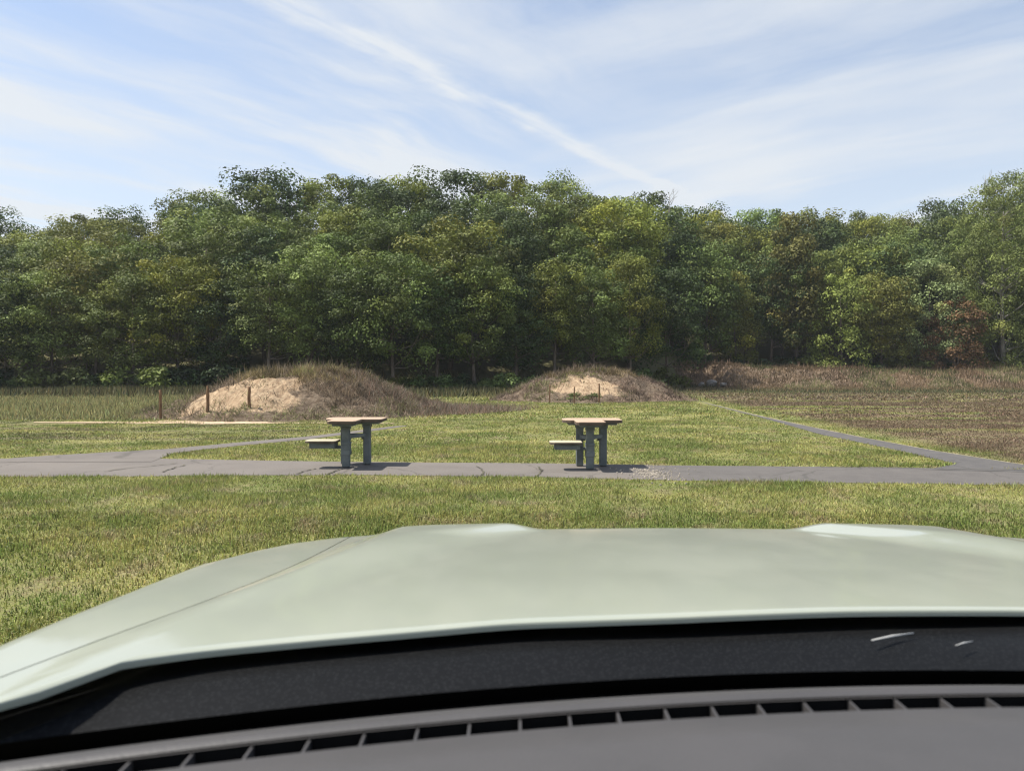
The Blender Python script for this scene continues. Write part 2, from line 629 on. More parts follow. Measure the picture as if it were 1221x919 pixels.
px_near = np.array([[ground(*q)[0], ground(*q)[1]] for q in near_main])
px_far = np.array([[ground(*q)[0], ground(*q)[1]] for q in far_main])
def path_mask(x, y):
    """True on a path"""
    on = (y > np.interp(x, px_near[:, 0], px_near[:, 1])) & (y < np.interp(x, px_far[:, 0], px_far[:, 1]))
    def between(lo, hi):
        lo = np.array([ground(*q) for q in lo]); hi = np.array([ground(*q) for q in hi])
        y0, y1 = max(lo[0, 1], hi[0, 1]), min(lo[-1, 1], hi[-1, 1])
        xa = np.interp(y, lo[:, 1], lo[:, 0]); xb = np.interp(y, hi[:, 1], hi[:, 0])
        mg = np.interp(y, [18, 40], [0, .16])
        return (x > np.minimum(xa, xb) - mg) & (x < np.maximum(xa, xb) + mg) & (y > 12.5)
    l_ = between([(-60, 552), (60, 543.2), (120, 540), (206, 535), (292, 527), (365, 520.8), (470, 508.3)],
                 [(180, 551), (205, 541), (241, 536.5), (292, 532), (365, 525.5), (450, 514.5), (492, 508)]) & (y < 22.6)
    r_ = between([(1100, 560.5), (1142, 553.5), (1050, 533), (978, 518), (918, 500.7), (853, 484)],
                 [(1350, 566), (1221, 553.8), (1115, 537), (1033, 521.9), (974, 510), (902, 494.7), (834, 478.3)]) & (y < 41.5)
    g_ = (x > 2.25) & (x < 2.55) & (y > 11.6) & (y < 13)
    s_ = (y > 23.35) & (y < 24.9) & (x < -4) & (x > -16) & (fbm(x, y, 1.1, 9) > .52)
    return on | l_ | r_ | g_ | s_

def scatter(y0, y1, dens, half=0.80, extra=1.0):
    n_ = int((y1 - y0) * (y0 + y1) * half * dens)
    y = np.sqrt(rng.random(n_) * (y1 ** 2 - y0 ** 2) + y0 ** 2)
    x = (rng.random(n_) * 2 - 1) * (half * y + extra)
    return x, y

allv, allf, allc, base = [], [], [], 0
def push(v, f, c):
    global base
    allv.append(v); allf.append(f + base); allc.append(c)
    base += len(v)

def grow(y0, y1, dens, L, Wd, half=0.80, nseg=1):
    x, y = scatter(y0, y1, dens, half)
    k = ~path_mask(x + rng.normal(0, .03, len(x)), y + rng.normal(0, .04, len(x)))
    # shorter, thinner worn spots
    t = fbm(x, y, 0.9, 3)
    k &= rng.random(len(x)) < (0.55 + 1.2 * (t - 0.3)).clip(.25, 1)
    x, y, t = x[k], y[k], t[k]
    n_ = len(x)
    ln = L * (0.55 + 0.9 * rng.random(n_)) * (0.25 + 1.6 * t.clip(.2, .8)) * np.where(rng.random(n_) < .03, 1.7, 1.0)
    v, f, c = blades(np.stack([x, y, np.zeros(n_)], -1), ln, Wd * (0.7 + .6 * rng.random(n_)), rng.random(n_) ** .6 * .92, blade_tint(n_, 1.0, .42), nseg)
    push(v, f, c)

grow(3.2, 6.0, 4200, .052, .008, 1.0, 2)
grow(6.0, 8.5, 3900, .050, .009, .85, 2)
grow(8.5, 12.2, 2900, .046, .011, .80, 1)
grow(12.2, 17.0, 1500, .040, .016, .80, 1)
grow(17.0, 26.0, 560, .036, .026, .80, 1)
grow(26.0, 44.0, 150, .055, .050, .80, 1)
grow(44.0, 84.0, 30, .09, .11, .80, 1)
gm = mesh_np('grass', np.concatenate(allv), np.concatenate(allf), False, np.concatenate(allc))
gobj = tag(link('grass', gm, M['grass']), 'short mown green and straw coloured grass covering the field', 'grass', kind='stuff')

# rough clumps along the edges of the path
def tall_stand(name, label, x, y, z, L, Wd, base_col, var=.3, nseg=1, lean=.45):
    n_ = len(x)
    tint = np.ones((n_, 3)) * (1 + rng.normal(0, var, n_)).clip(.3, 2)[:, None]
    tint[:, 0] *= (1 + rng.normal(0, .12, n_))
    v, f, c = blades(np.stack([x, y, z], -1), L, Wd, rng.random(n_) ** (.45 if lean > .9 else 1) * lean, tint, nseg)
    m_ = tint_mat(name + '_blades', base_col, .3, .6)
    return tag(link(name, mesh_np(name, v, f, False, c), m_), label, 'grass', kind='stuff')

# wild meadow strip on the left before the wood
n_ = 130000
x = rng.uniform(-52, -11, n_); y = rng.uniform(25.5, 56, n_)
k = (x < -12.0 - (y - 26) * .12 + rng.normal(0, .8, n_)) & (x > -.95 * y)
x, y = x[k], y[k]
tall_stand('meadow_grass', 'uncut green and brown meadow grass left of the big mound', x, y, np.zeros(len(x)), .22 * (.4 + rng.random(len(x))) * (.4 + 1.2 * fbm(x, y, .5, 4)),
           np.full(len(x), .014) + y * .0007, (0.265, 0.25, 0.115), .5, lean=.9)

# ------------------------------------------------------------------ mounds
def mound_height(x, y, cx_, cy_, rx, ry, h, seed, p=2.0, skew=0.0):
    dx_ = (x - cx_) / np.where(x < cx_, rx * (1 + skew), rx * (1 - skew)); dy_ = (y - cy_) / ry
    r = np.sqrt(dx_ ** 2 + dy_ ** 2)
    r = r + (fbm(x, y, .35, seed) - .5) * .30
    t = (1 - r).clip(0, 1)
    z = h * (1 - (1 - t) ** p) * 1.0
    z = h * np.interp(r, [0, .18, .40, .62, .85, 1.0, 1.12], [1.0, .97, .84, .55, .20, .05, -.03])
    return z + ((fbm(x, y, 1.6, seed + 7) - .5) * .50 + (fbm(x, y, 4.5, seed + 8) - .5) * .20) * (z > .05) * h / 2

def make_mound(label, group, cx_, cy_, rx, ry, h, seed, sand, brush_col, skew=0.0, brush=9000):
    """sand: (cx, cy, rx, ry) of the bare patch in plan"""
    xs = np.linspace(cx_ - rx * 1.5, cx_ + rx * 1.5, 130)
    ys = np.linspace(cy_ - ry * 1.4, cy_ + ry * 1.4, 90)
    hf = lambda X, Y: mound_height(X, Y, cx_, cy_, rx, ry, h, seed, 2.0, skew) - 0.02
    v, f = grid(xs, ys, hf)
    zmax = v[:, 2][f].max(1)
    f = f[zmax > -.03]
    # local origin at the base
    v = v - np.array([cx_, cy_, 0])
    used = np.unique(f)
    remap = -np.ones(len(v), int); remap[used] = np.arange(len(used))
    v, f = v[used], remap[f]
    m, n, out = new_mat('mound_earth')
    pos = pos_node(n)
    X, Y, Z = n.sep(pos)
    ex = n.math('DIVIDE', n.math('SUBTRACT', X, sand[0]), sand[2])
    ey = n.math('DIVIDE', n.math('SUBTRACT', Y, sand[1]), sand[3])
    d = n.math('SQRT', n.math('ADD', n.math('MULTIPLY', ex, ex), n.math('MULTIPLY', ey, ey)))
    d = n.math('ADD', d, n.math('MULTIPLY', n.math('SUBTRACT', n.noise(pos, 1.0, 7, .7), .5), 2.1))
    sm = n.ramp(d, .85, 1.15, 1.0, 0.0)
    mot = n.ramp(n.noise(pos, 5.0, 6, .7), .4, .62)
    earth = n.mix(mot, (0.130, 0.095, 0.065, 1), (0.220, 0.170, 0.120, 1))
    sandc = n.mix(n.ramp(n.noise(n.mapping(pos, scale=(2.5, 1, .8)), 3.0, 6, .7), .35, .66), (0.34, 0.235, 0.145, 1), (0.55, 0.41, 0.265, 1))
    c = n.mix(sm, earth, sandc)
    p = n.n('ShaderNodeBsdfPrincipled', i_Roughness=0.95)
    p.inputs['Specular IOR Level'].default_value = 0.1
    n.l(c, p.inputs['Base Color'])
    b = n.n('ShaderNodeBump', i_Strength=1.0, i_Distance=0.22)
    n.l(n.noise(pos, 3.5, 7, .7), b.inputs['Height'])
    n.l(b.outputs[0], p.inputs['Normal'])
    n.l(p.outputs[0], out.inputs[0])
    root = link('dirt_mound', mesh_np('dirt_mound', v, f, True), m, loc=(cx_, cy_, 0))
    tag(root, label, 'mound', group)
    # dry brush covering everything but the bare patch
    n_ = brush
    x = rng.uniform(cx_ - rx * 1.35, cx_ + rx * 1.35, n_); y = rng.uniform(cy_ - ry * 1.25, cy_ + ry * 1.1, n_)
    z = hf(x, y)
    e = np.sqrt(((x - sand[0]) / sand[2]) ** 2 + ((y - sand[1]) / sand[3]) ** 2) + (fbm(x, y, .9, seed + 3) - .5) * 1.7
    k = (z > .02) & ((e > 1.0) | (rng.random(n_) < .10))
    x, y, z = x[k], y[k], z[k]
    rep = 7
    x = np.repeat(x, rep) + rng.normal(0, .09, len(x) * rep); y = np.repeat(y, rep) + rng.normal(0, .09, len(y) * rep)
    z = hf(x, y) - .02
    n_ = len(x)
    g = fbm(x, y, .55, seed + 5)
    b_ = (1 + rng.normal(0, .45, n_)).clip(.2, 2.2) * np.interp(fbm(x, y, 1.3, seed + 11), [.35, .65], [.55, 1.3])
    tint = np.array(brush_col)[None] * b_[:, None]
    greenish = (g > .52) & (rng.random(n_) < .6)
    tint = np.where(greenish[:, None], tint * np.array([.80, 1.08, .62]), tint)
    topness = (z / h).clip(0, 1)
    ln = (.09 + .20 * rng.random(n_) ** 2) * (.8 + .5 * topness)
    ln = ln * np.interp(fbm(x, y, 1.7, seed + 21), [.38, .62], [.45, 1.9])
    tint = np.where((topness > .72)[:, None], tint * np.array([.95, .98, .72]), tint)
    v, f, c = blades(np.stack([x - cx_, y - cy_, z], -1), ln, np.full(n_, .022) * cy_ / 28, rng.random(n_) ** .4 * .98, tint)
    bo = link('dry_brush', mesh_np('dry_brush', v, f, False, c), tint_mat('dry_brush', (1, 1, 1), .2, .8), root)
    bo['kind'] = 'stuff'
    # a few tall weed stalks on the crest
    n_ = 260
    x = cx_ + rng.normal(-rx * .05, rx * .22, n_); y = cy_ + rng.uniform(-ry * .25, ry * .2, n_)
    z = hf(x, y)
    v, f, c = blades(np.stack([x - cx_, y - cy_, z], -1), .30 + .38 * rng.random(n_), np.full(n_, .02) * cy_ / 28, rng.random(n_) * .5,
                     np.array(brush_col)[None] * rng.uniform(.8, 1.8, n_)[:, None])
    so = link('weed_stalks', mesh_np('weed_stalks', v, f, False, c), tint_mat('weed_stalk', (1, 1, 1), .2, .8), root)
    so['kind'] = 'stuff'
    return hf

hf1 = make_mound('larger dirt mound on the left, bare sandy face behind three thick wooden posts', 'earth mounds on the field',
           -8.7, 30.6, 6.1, 5.6, 1.72, 21, (-9.9, 27.0, 2.1, 1.8), (0.245, 0.19, 0.130), skew=.02, brush=17000)
hf2 = make_mound('smaller dirt mound in the middle distance with three thin posts at its pale face', 'earth mounds on the field',
           4.9, 46.5, 6.2, 5.6, 1.80, 43, (4.3, 42.9, 1.9, 1.6), (0.235, 0.175, 0.130), skew=.0, brush=13000)

# long grassy embankment on the right
def berm_h(x, y):
    top = np.interp(x, [20, 60], [2.55, 1.75]) + (fbm(x, y, .12, 61) - .5) * .9
    front = 79.5 + (fbm(x, x * 0, .08, 62) - .5) * 2.0 + 5.5 * (np.interp(x, [16, 20.5, 22.5, 60], [0, .0, 0, 0]))
    set_back = np.interp(x, [12.0, 14.0, 22.2, 23.6], [10, 3.5, 3.5, 0])
    t = (y - front + 2.5 - set_back) / 7.0
    z = top * np.interp(t, [-.15, 0, .2, .5, .8, 1.0, 1.6, 2.1], [-.03, .02, .14, .50, .88, 1.0, .95, .4])
    ends = np.interp(x, [11.0, 15.0], [0, 1])
    return z * ends - .03 + (fbm(x, y, .9, 65) - .5) * .25 * (z > .1)
v, f = grid(np.linspace(10, 95, 170), np.linspace(73, 93, 46), berm_h)
m_e = simple_mat('embankment_earth', (0.15, 0.105, 0.075, 1), (0.24, 0.18, 0.125, 1), 2.0, .95, .8, 6.0, spec=.1)
berm = tag(link('embankment', mesh_np('embankment', v, f, True), m_e), 'long low earth embankment overgrown with russet dead grass before the wood', 'embankment')
n_ = 90000
x = rng.uniform(11, 93, n_); y = rng.uniform(75, 89, n_)
z = berm_h(x, y)
k = z > .03
x, y, z = x[k], y[k], z[k]
n_ = len(x)
g = fbm(x, y, .25, 70)
tint = np.array([.200, .145, .085])[None] * ((1 + rng.normal(0, .40, n_)).clip(.3, 2) * np.interp(fbm(x, y, .6, 77), [.35, .65], [.6, 1.3]))[:, None]
tint = np.where((g > .50)[:, None], tint * np.array([.80, 1.10, .80]), tint)
v, f, c = blades(np.stack([x, y, z], -1), .30 * (.4 + rng.random(n_)) * (.6 + 1.1 * fbm(x, y, .35, 71)), np.full(n_, .06), rng.random(n_) * .85, tint)
bg_ = link('dead_grass', mesh_np('dead_grass', v, f, False, c), tint_mat('russet_grass', (1, 1, 1), .25, .8), berm)
bg_['kind'] = 'stuff'
n_ = 5000
x = rng.uniform(14, 93, n_); y = rng.uniform(80, 87, n_); z = berm_h(x, y)
k = (z > .8) & (fbm(x, y, .5, 90) > .48)
x, y, z = x[k], y[k], z[k]; n_ = len(x)
v, f, c = blades(np.stack([x, y, z], -1), .35 + .75 * rng.random(n_) ** 2, np.full(n_, .06), rng.random(n_) * .5, np.array([.25, .17, .11])[None] * rng.uniform(.4, 1.7, n_)[:, None])
wd = link('weed_stalks', mesh_np('weed_stalks', v, f, False, c), tint_mat('russet_weed', (1, 1, 1), .25, .8), berm)
wd['kind'] = 'stuff'
# rusty rough grass at the foot of the embankment and around the mounds
n_ = 60000
x = rng.uniform(6, 90, n_); y = rng.uniform(62, 80, n_)
k = (x > .20 * y) & (x < .9 * y) & (rng.random(n_) < ((y - 60) / 20) ** 2)
x, y = x[k], y[k]
tall_stand('rough_grass', 'rough brown and olive grass in front of the embankment', x, y, np.zeros(len(x)), .22 * (.5 + rng.random(len(x))), np.full(len(x), .07), (0.21, 0.165, 0.09), .35)
# brown brush foot right of the first mound
n_ = 22000
x = rng.normal(-4.0, 2.4, n_); y = rng.normal(31.5, 2.2, n_)
k = (y > 27.0 + (x + 5) ** 2 * .16) & (y > 26.6) & (x < 1.4)
x, y = x[k], y[k]
tall_stand('withered_brush', 'withered brown brush spilling right from the larger mound', x, y, hf1(x, y).clip(0, 9), .30 * (.4 + rng.random(len(x))), np.full(len(x), .024), (0.22, 0.165, 0.12), .45, lean=.97)
# tangle at the foot of the wood
n_ = 90000
u = rng.uniform(-.85, .28, n_); yy = tree_line(u) - 1.5 + rng.normal(0, 3.0, n_)
x = u * yy
k = rng.random(n_) < (.35 + fbm(x, yy, .22, 31))
x, yy = x[k], yy[k]
tall_stand('undergrowth', 'dark weedy undergrowth along the foot of the wood', x, yy, hill(x, yy), .55 * (.4 + rng.random(len(x))) * (.5 + fbm(x, yy, .3, 33)), np.full(len(x), .10), (0.125, 0.118, 0.055), .5, lean=.8)

# ------------------------------------------------------------------ trees
LEAF = tint_mat('leaves', (1, 1, 1), .17, .7, objcol=True)
BARK = simple_mat('bark', (0.11, 0.085, 0.065, 1), (0.20, 0.165, 0.13, 1), 3.0, .95, .6, 8.0, stretch=(3, 3, .5), spec=.1)
PALE = simple_mat('pale_bark', (0.20, 0.185, 0.155, 1), (0.32, 0.295, 0.255, 1), 2.0, .9, .4, 8.0, stretch=(3, 3, .6), spec=.1)

def leaves(centres, radii, per, size, seed, green=(0.134, 0.170, 0.038), flat=.80):
    r_ = np.random.default_rng(seed)
    C = np.repeat(np.asarray(centres), per, 0)
    Rr = np.repeat(np.asarray(radii), per)
    n_ = len(C)
    d = r_.normal(size=(n_, 3)); d /= np.linalg.norm(d, axis=1)[:, None]
    d[:, 2] = np.where((d[:, 2] < -.2) & (r_.random(n_) < .6), -d[:, 2], d[:, 2])
    rad = Rr * (r_.random(n_) ** .28) * (1 + .35 * r_.random(n_) ** 6)
    P = C + d * rad[:, None] * np.array([1, 1, flat])
    nrm = d * 1.0 + np.array([0, 0, .40]) + r_.normal(size=(n_, 3)) * .52
    nrm /= np.linalg.norm(nrm, axis=1)[:, None]
    t = np.cross(nrm, r_.normal(size=(n_, 3))); t /= np.linalg.norm(t, axis=1)[:, None]
    b_ = np.cross(nrm, t)
    s = size * (.6 + .8 * r_.random(n_))
    t *= s[:, None]; b_ *= (s * .62)[:, None]
    # four-sided leaf sprays: pointed
    v = np.stack([P - t * .5, P - b_ * .5 + t * .1, P + t * .6, P + b_ * .5 + t * .1], 1).reshape(-1, 3)
    f = np.arange(n_ * 4).reshape(-1, 4)
    cl = np.repeat(r_.normal(1, .24, len(centres)).clip(.5, 1.7), per)
    yel = np.repeat((r_.random(len(centres)) < .12) * 1.0, per)
    br = cl * (1 + r_.normal(0, .22, n_)).clip(.4, 1.8)
    col = np.array(green)[None] * br[:, None]
    col[:, 0] *= 1 + .25 * yel; col[:, 1] *= 1 + .12 * yel
    return v, f, np.repeat(col, 4, 0)

def tree_proto(seed, H=14.0, Rc=3.9, base=.20, nclump=70, per=230, size=.225, slim=0.0, open_=0.0, rcl=1.0):
    r_ = random.Random(seed)
    mb = MB()
    lean = (r_.uniform(-.4, .4), r_.uniform(-.4, .4))
    TH = .80
    tp = lambda t: Vector((lean[0] * math.sin(t * 2.2), lean[1] * math.sin(t * 1.7), H * TH * t))
    mb.tube([tp(t / 7) for t in range(8)], [H * .0135 * (1 - .85 * (t / 7) ** .9) * (1.35 if t == 0 else 1) for t in range(8)], 8)
    centres, radii = [], []
    prof = lambda t: math.sqrt(max(0.0, 1 - (abs(t - .44) / .60) ** 2.3)) * (1 - slim * .5)
    lobes = [(r_.uniform(0, 6.28), r_.uniform(.1, .95), r_.uniform(.62, 1.35)) for _ in range(11)]
    tries = 0
    while len(centres) < nclump and tries < 9000:
        tries += 1
        t = r_.random() ** .8
        a = r_.uniform(0, 2 * math.pi)
        lob = 1.0
        for la, lt, lk in lobes:
            w = math.exp(-((math.cos(a - la) - 1) ** 2) * 3 - ((t - lt) * 4) ** 2)
            lob += (lk - 1) * w
        full = t > .93
        rr = Rc * prof(t) * lob * (math.sqrt(r_.random()) if full else (r_.uniform(.68, 1.0) if r_.random() < .85 else r_.uniform(.2, .68)))
        z = H * (base + (.97 - base) * t * (.94 + .06 * lob)) - .5
        c = tp(min(1, z / (H * TH)))
        p = (c.x + math.cos(a) * rr, c.y + math.sin(a) * rr, z + r_.uniform(-.3, .3))
        if any((p[0] - q[0]) ** 2 + (p[1] - q[1]) ** 2 + ((p[2] - q[2]) * 1.3) ** 2 < (1.55 + open_) ** 2 for q in centres):
            if r_.random() < .9:
                continue
        centres.append(p)
        radii.append(r_.uniform(.7, 1.55) * rcl)
    order = sorted(range(len(centres)), key=lambda i: -math.hypot(centres[i][0], centres[i][1]))
    for i in order[::3]:
        p = Vector(centres[i])
        zt = max(H * base * .75, p.z - math.hypot(p.x, p.y) * r_.uniform(.5, 1.0))
        t0 = min(.97, zt / (H * TH))
        a = tp(t0)
        mid = a.lerp(p, .5) + Vector((0, 0, -.12 * (p - a).length))
        k = H * .0052 * (1.2 - t0)
        mb.tube([a, mid, p], [k, k * .6, k * .2], 5, cap=False)
    tr = bpy.data.meshes.new('trunk'); tr.from_pydata(mb.v, [], mb.f)
    for q in tr.polygons: q.use_smooth = True
    v, f, c = leaves(centres, radii, per, size, seed * 7 + 1)
    cr = mesh_np('crown', v, f, False, c)
    cr.materials.append(LEAF)
    return tr, cr, H

PROTO = [tree_proto(101, base=.29), tree_proto(102, 15, 4.4, .27, 78), tree_proto(103, 13, 3.4, .32, 56), tree_proto(104, 14, 3.0, .24, 54, slim=.25),
         tree_proto(105, 15, 4.0, .34, 58, open_=.25), tree_proto(106, 13, 4.3, .25, 76), tree_proto(107, 14, 3.6, .28, 64, 280, .19)]
P_SMALL = tree_proto(120, 9, 2.4, .08, 45, 200, .16, slim=.1, rcl=.7)
P_TALL = tree_proto(121, 24, 5.4, .06, 210, 240, .21, open_=.0, rcl=1.05)
for tr, cr, h in PROTO + [P_SMALL]:
    tr.materials.append(BARK)
P_TALL[0].materials.append(PALE)

def skyline(pxx):
    """height of the wood's outline above the horizon, in photo pixels"""
    X = [-600, -200, 0, 60, 90, 120, 160, 200, 240, 340, 420, 520, 570, 640, 670, 700, 750, 780, 795, 840, 870, 920, 955, 1000, 1040, 1130, 1160, 1190, 1221, 1500, 1900]
    Y = [255, 250, 250, 256, 240, 250, 246, 250, 216, 208, 211, 212, 207, 205, 208, 218, 216, 222, 240, 238, 247, 246, 238, 236, 246, 246, 238, 222, 215, 215, 225]
    return HY - float(np.interp(pxx, X, Y))

def place_tree(proto, pxx, D, top_up, colr, label, group='trees of the wood behind the field', rz=None, wide=1.0, seed=0, name='tree', zoff=0.0):
    r_ = random.Random(seed * 31 + 7)
    x = (pxx - CX) / F * D
    g = float(hill(np.array([x]), np.array([D]))[0])
    h = CAMZ + top_up / F * D - g
    h = max(h, 5.0)
    tr, cr, H = proto
    s = h / (H * .985)
    root = empty(name, (x, D, g - .1 + zoff), r_.uniform(0, 6.28) if rz is None else rz)
    w = wide * (.55 * s + .45)
    root.scale = (w, w, s)
    tag(root, label, 'tree', group)
    a = link('trunk', tr, None, root)
    b_ = link('crown', cr, None, root)
    b_.color = (*colr, 1)
    return root

rt = random.Random(77)
def green(kind=None):
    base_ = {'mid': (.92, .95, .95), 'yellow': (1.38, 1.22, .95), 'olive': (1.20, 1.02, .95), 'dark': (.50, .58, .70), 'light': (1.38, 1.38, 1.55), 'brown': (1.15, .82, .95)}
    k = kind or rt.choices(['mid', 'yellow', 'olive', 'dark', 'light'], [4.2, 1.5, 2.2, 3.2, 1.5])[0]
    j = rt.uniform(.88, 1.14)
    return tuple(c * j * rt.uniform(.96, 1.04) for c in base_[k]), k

# hand-placed trees at the edge of the wood: (column, distance offset behind the edge, top row, proto, colour, width, label)
FRONT = [
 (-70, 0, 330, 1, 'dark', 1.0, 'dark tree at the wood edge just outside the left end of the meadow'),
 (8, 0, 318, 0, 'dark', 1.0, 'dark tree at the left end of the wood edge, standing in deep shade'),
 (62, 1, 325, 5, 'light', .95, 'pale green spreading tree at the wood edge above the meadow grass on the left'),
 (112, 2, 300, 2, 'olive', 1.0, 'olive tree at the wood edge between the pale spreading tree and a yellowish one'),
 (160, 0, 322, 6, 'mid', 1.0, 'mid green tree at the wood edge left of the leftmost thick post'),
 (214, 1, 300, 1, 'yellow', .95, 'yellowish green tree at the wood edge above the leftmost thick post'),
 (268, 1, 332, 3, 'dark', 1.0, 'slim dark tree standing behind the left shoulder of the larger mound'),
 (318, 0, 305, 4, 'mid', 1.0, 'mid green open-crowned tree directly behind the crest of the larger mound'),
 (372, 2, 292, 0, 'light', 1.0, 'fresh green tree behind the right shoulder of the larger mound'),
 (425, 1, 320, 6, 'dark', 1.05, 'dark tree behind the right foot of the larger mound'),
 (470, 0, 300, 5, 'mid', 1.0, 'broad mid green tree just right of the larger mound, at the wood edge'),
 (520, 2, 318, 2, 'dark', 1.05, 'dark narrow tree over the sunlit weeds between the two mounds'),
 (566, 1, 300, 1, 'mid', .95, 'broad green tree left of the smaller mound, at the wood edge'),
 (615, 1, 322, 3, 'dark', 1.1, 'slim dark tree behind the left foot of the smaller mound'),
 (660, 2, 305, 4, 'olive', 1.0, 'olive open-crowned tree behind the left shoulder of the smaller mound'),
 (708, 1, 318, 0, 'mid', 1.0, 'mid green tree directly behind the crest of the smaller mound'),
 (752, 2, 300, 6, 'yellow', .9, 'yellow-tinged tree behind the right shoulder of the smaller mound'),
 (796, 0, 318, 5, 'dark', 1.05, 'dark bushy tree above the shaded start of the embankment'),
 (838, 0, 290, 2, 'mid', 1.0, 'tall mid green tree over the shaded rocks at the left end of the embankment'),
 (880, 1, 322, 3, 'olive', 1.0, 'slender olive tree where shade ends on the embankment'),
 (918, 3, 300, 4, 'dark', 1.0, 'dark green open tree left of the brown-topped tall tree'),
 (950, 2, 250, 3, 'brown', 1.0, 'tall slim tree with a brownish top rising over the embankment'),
 (1005, -.5, 318, 'S', 'light', 1.1, 'small bright green tree standing out against dark trees over the embankment'),
 (1050, 0, 325, 2, 'olive', 1.0, 'olive tree between the small bright tree and the silvery one'),
 (1108, 1, 302, 6, 'silver', 1.0, 'silvery pale-topped tree above the right half of the embankment'),
 (1140, -1, 352, 'S', 'brown', 1.25, 'small reddish-brown tree in front of the silvery tree'),
 (1197, 0, 203, 'T', 'light', .85, 'tallest tree with pale bare trunk at the right end of the wood'),
 (1255, 0, 300, 1, 'mid', 1.0, 'broad tree right of the tallest pale-trunked tree'),
]
for i, (c, off, top, pr, kind, wide, lab) in enumerate(FRONT):
    u = (c - CX) / F
    D = float(tree_line(u)) + 1.5 + off
    proto = {'S': P_SMALL, 'T': P_TALL}.get(pr) if isinstance(pr, str) else PROTO[pr]
    if kind == 'silver': colr = (1.8, 1.75, 3.0)
    elif kind == 'brown' and pr == 'S': colr = (1.35, .62, 1.25)
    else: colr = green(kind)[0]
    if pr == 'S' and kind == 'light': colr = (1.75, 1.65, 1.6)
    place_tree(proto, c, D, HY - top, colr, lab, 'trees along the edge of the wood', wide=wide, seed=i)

RANKS = [(6.5, .78, 5.6, 'tree just behind the edge trees'),
         (13.5, .87, 6.0, 'tree halfway up the wooded slope'),
         (21.0, .93, 6.3, 'tree high up just under the skyline'),
         (29.0, .985, 6.0, 'tree forming the skyline')]
seed = 1000
LANDM = [(-9999, 'left of the meadow'), (0, 'above the left end of the meadow'), (60, 'above the pale spreading tree'), (120, 'above the middle of the meadow'), (180, 'above the leftmost thick post'),
         (230, 'above the split-topped post'), (290, "above the larger mound's crest"), (345, 'above the seat of the left bench'), (400, 'above the left bench'), (455, 'right of the left bench'),
         (510, 'above the gap between mounds'), (570, "above the smaller mound's left foot"), (620, 'above the leftmost thin post'), (670, 'above the right bench'), (730, 'right of the right bench'),
         (790, 'above the shaded rocks'), (880, 'left of the brown-topped tree'), (935, 'above the brown-topped tree'), (985, 'above the small bright tree'), (1035, 'left of the silvery tree'), (1090, 'above the silvery tree'),
         (1150, 'left of the tallest tree'), (1190, 'beside the tallest tree'), (1230, 'right of the tallest tree')]
KW = {'mid': 'green', 'yellow': 'yellow-green', 'olive': 'olive', 'dark': 'dark green', 'light': 'pale green', 'brown': 'brownish'}
for off, fr, step, what in RANKS:
    pxx = -170.0
    while pxx < 1400:
        D = float(tree_line((pxx - CX) / F)) + 2 + off + rt.uniform(-1.8, 1.8)
        if (pxx - CX) / F > .2: D += rt.uniform(0, 2)
        up = skyline(pxx) * fr * (rt.uniform(.93, 1.04) if rt.random() < .88 else rt.uniform(1.03, 1.075))
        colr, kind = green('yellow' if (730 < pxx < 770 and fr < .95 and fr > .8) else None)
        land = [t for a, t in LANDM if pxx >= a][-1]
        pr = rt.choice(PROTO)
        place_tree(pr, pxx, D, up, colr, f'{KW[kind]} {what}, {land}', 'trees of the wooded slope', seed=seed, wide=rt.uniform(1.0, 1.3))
        seed += 1
        pxx += step * rt.uniform(.75, 1.2) / D * F

# dead trees poking out of the skyline
def bare_tree(pxx, D, top_up, label, seed):
    r_ = random.Random(seed)
    x = (pxx - CX) / F * D
    g = float(hill(np.array([x]), np.array([D]))[0])
    H = CAMZ + top_up / F * D - g
    root = tag(empty('dead_tree', (x, D, g - .1)), label, 'tree', 'dead trees in the skyline')
    tr_, br2_ = MB(), MB()
    tr_.tube([(0, 0, 0), (.15, 0, H * .4), (-.05, .1, H * .75), (.1, 0, H)], [.16, .12, .07, .015], 7)
    def branch(p, d, L_, r0, dep):
        q = p + d * L_ * .5 + Vector((r_.uniform(-.1, .1), r_.uniform(-.1, .1), .05)) * L_
        e = q + (d + Vector((0, 0, .35))).normalized() * L_ * .5
        br2_.tube([p, q, e], [r0, r0 * .7, r0 * .3], 5, cap=False)
        if dep:
            for _ in range(3):
                nd = (d + Vector((r_.uniform(-.9, .9), r_.uniform(-.9, .9), r_.uniform(-.1, .7)))).normalized()
                branch(p.lerp(e, r_.uniform(.4, .95)), nd, L_ * .55, r0 * .5, dep - 1)
    for k in range(11):
        a = r_.uniform(0, 6.28)
        z = H * (.62 + .34 * k / 10)
        branch(Vector((0, 0, z)), Vector((math.cos(a), math.sin(a), r_.uniform(.3, .9))).normalized(), r_.uniform(1.4, 2.4) * (1.25 - .6 * k / 10), .035, 2)
    tr_.build('trunk', PALE, root, smooth=True)
    br2_.build('branch', PALE, root)
bare_tree(797, 92, 216, 'bare dead tree poking out of the skyline right of the smaller mound', 1)
bare_tree(1172, 108, 236, 'bare dead tree poking out of the skyline left of the tallest tree', 2)

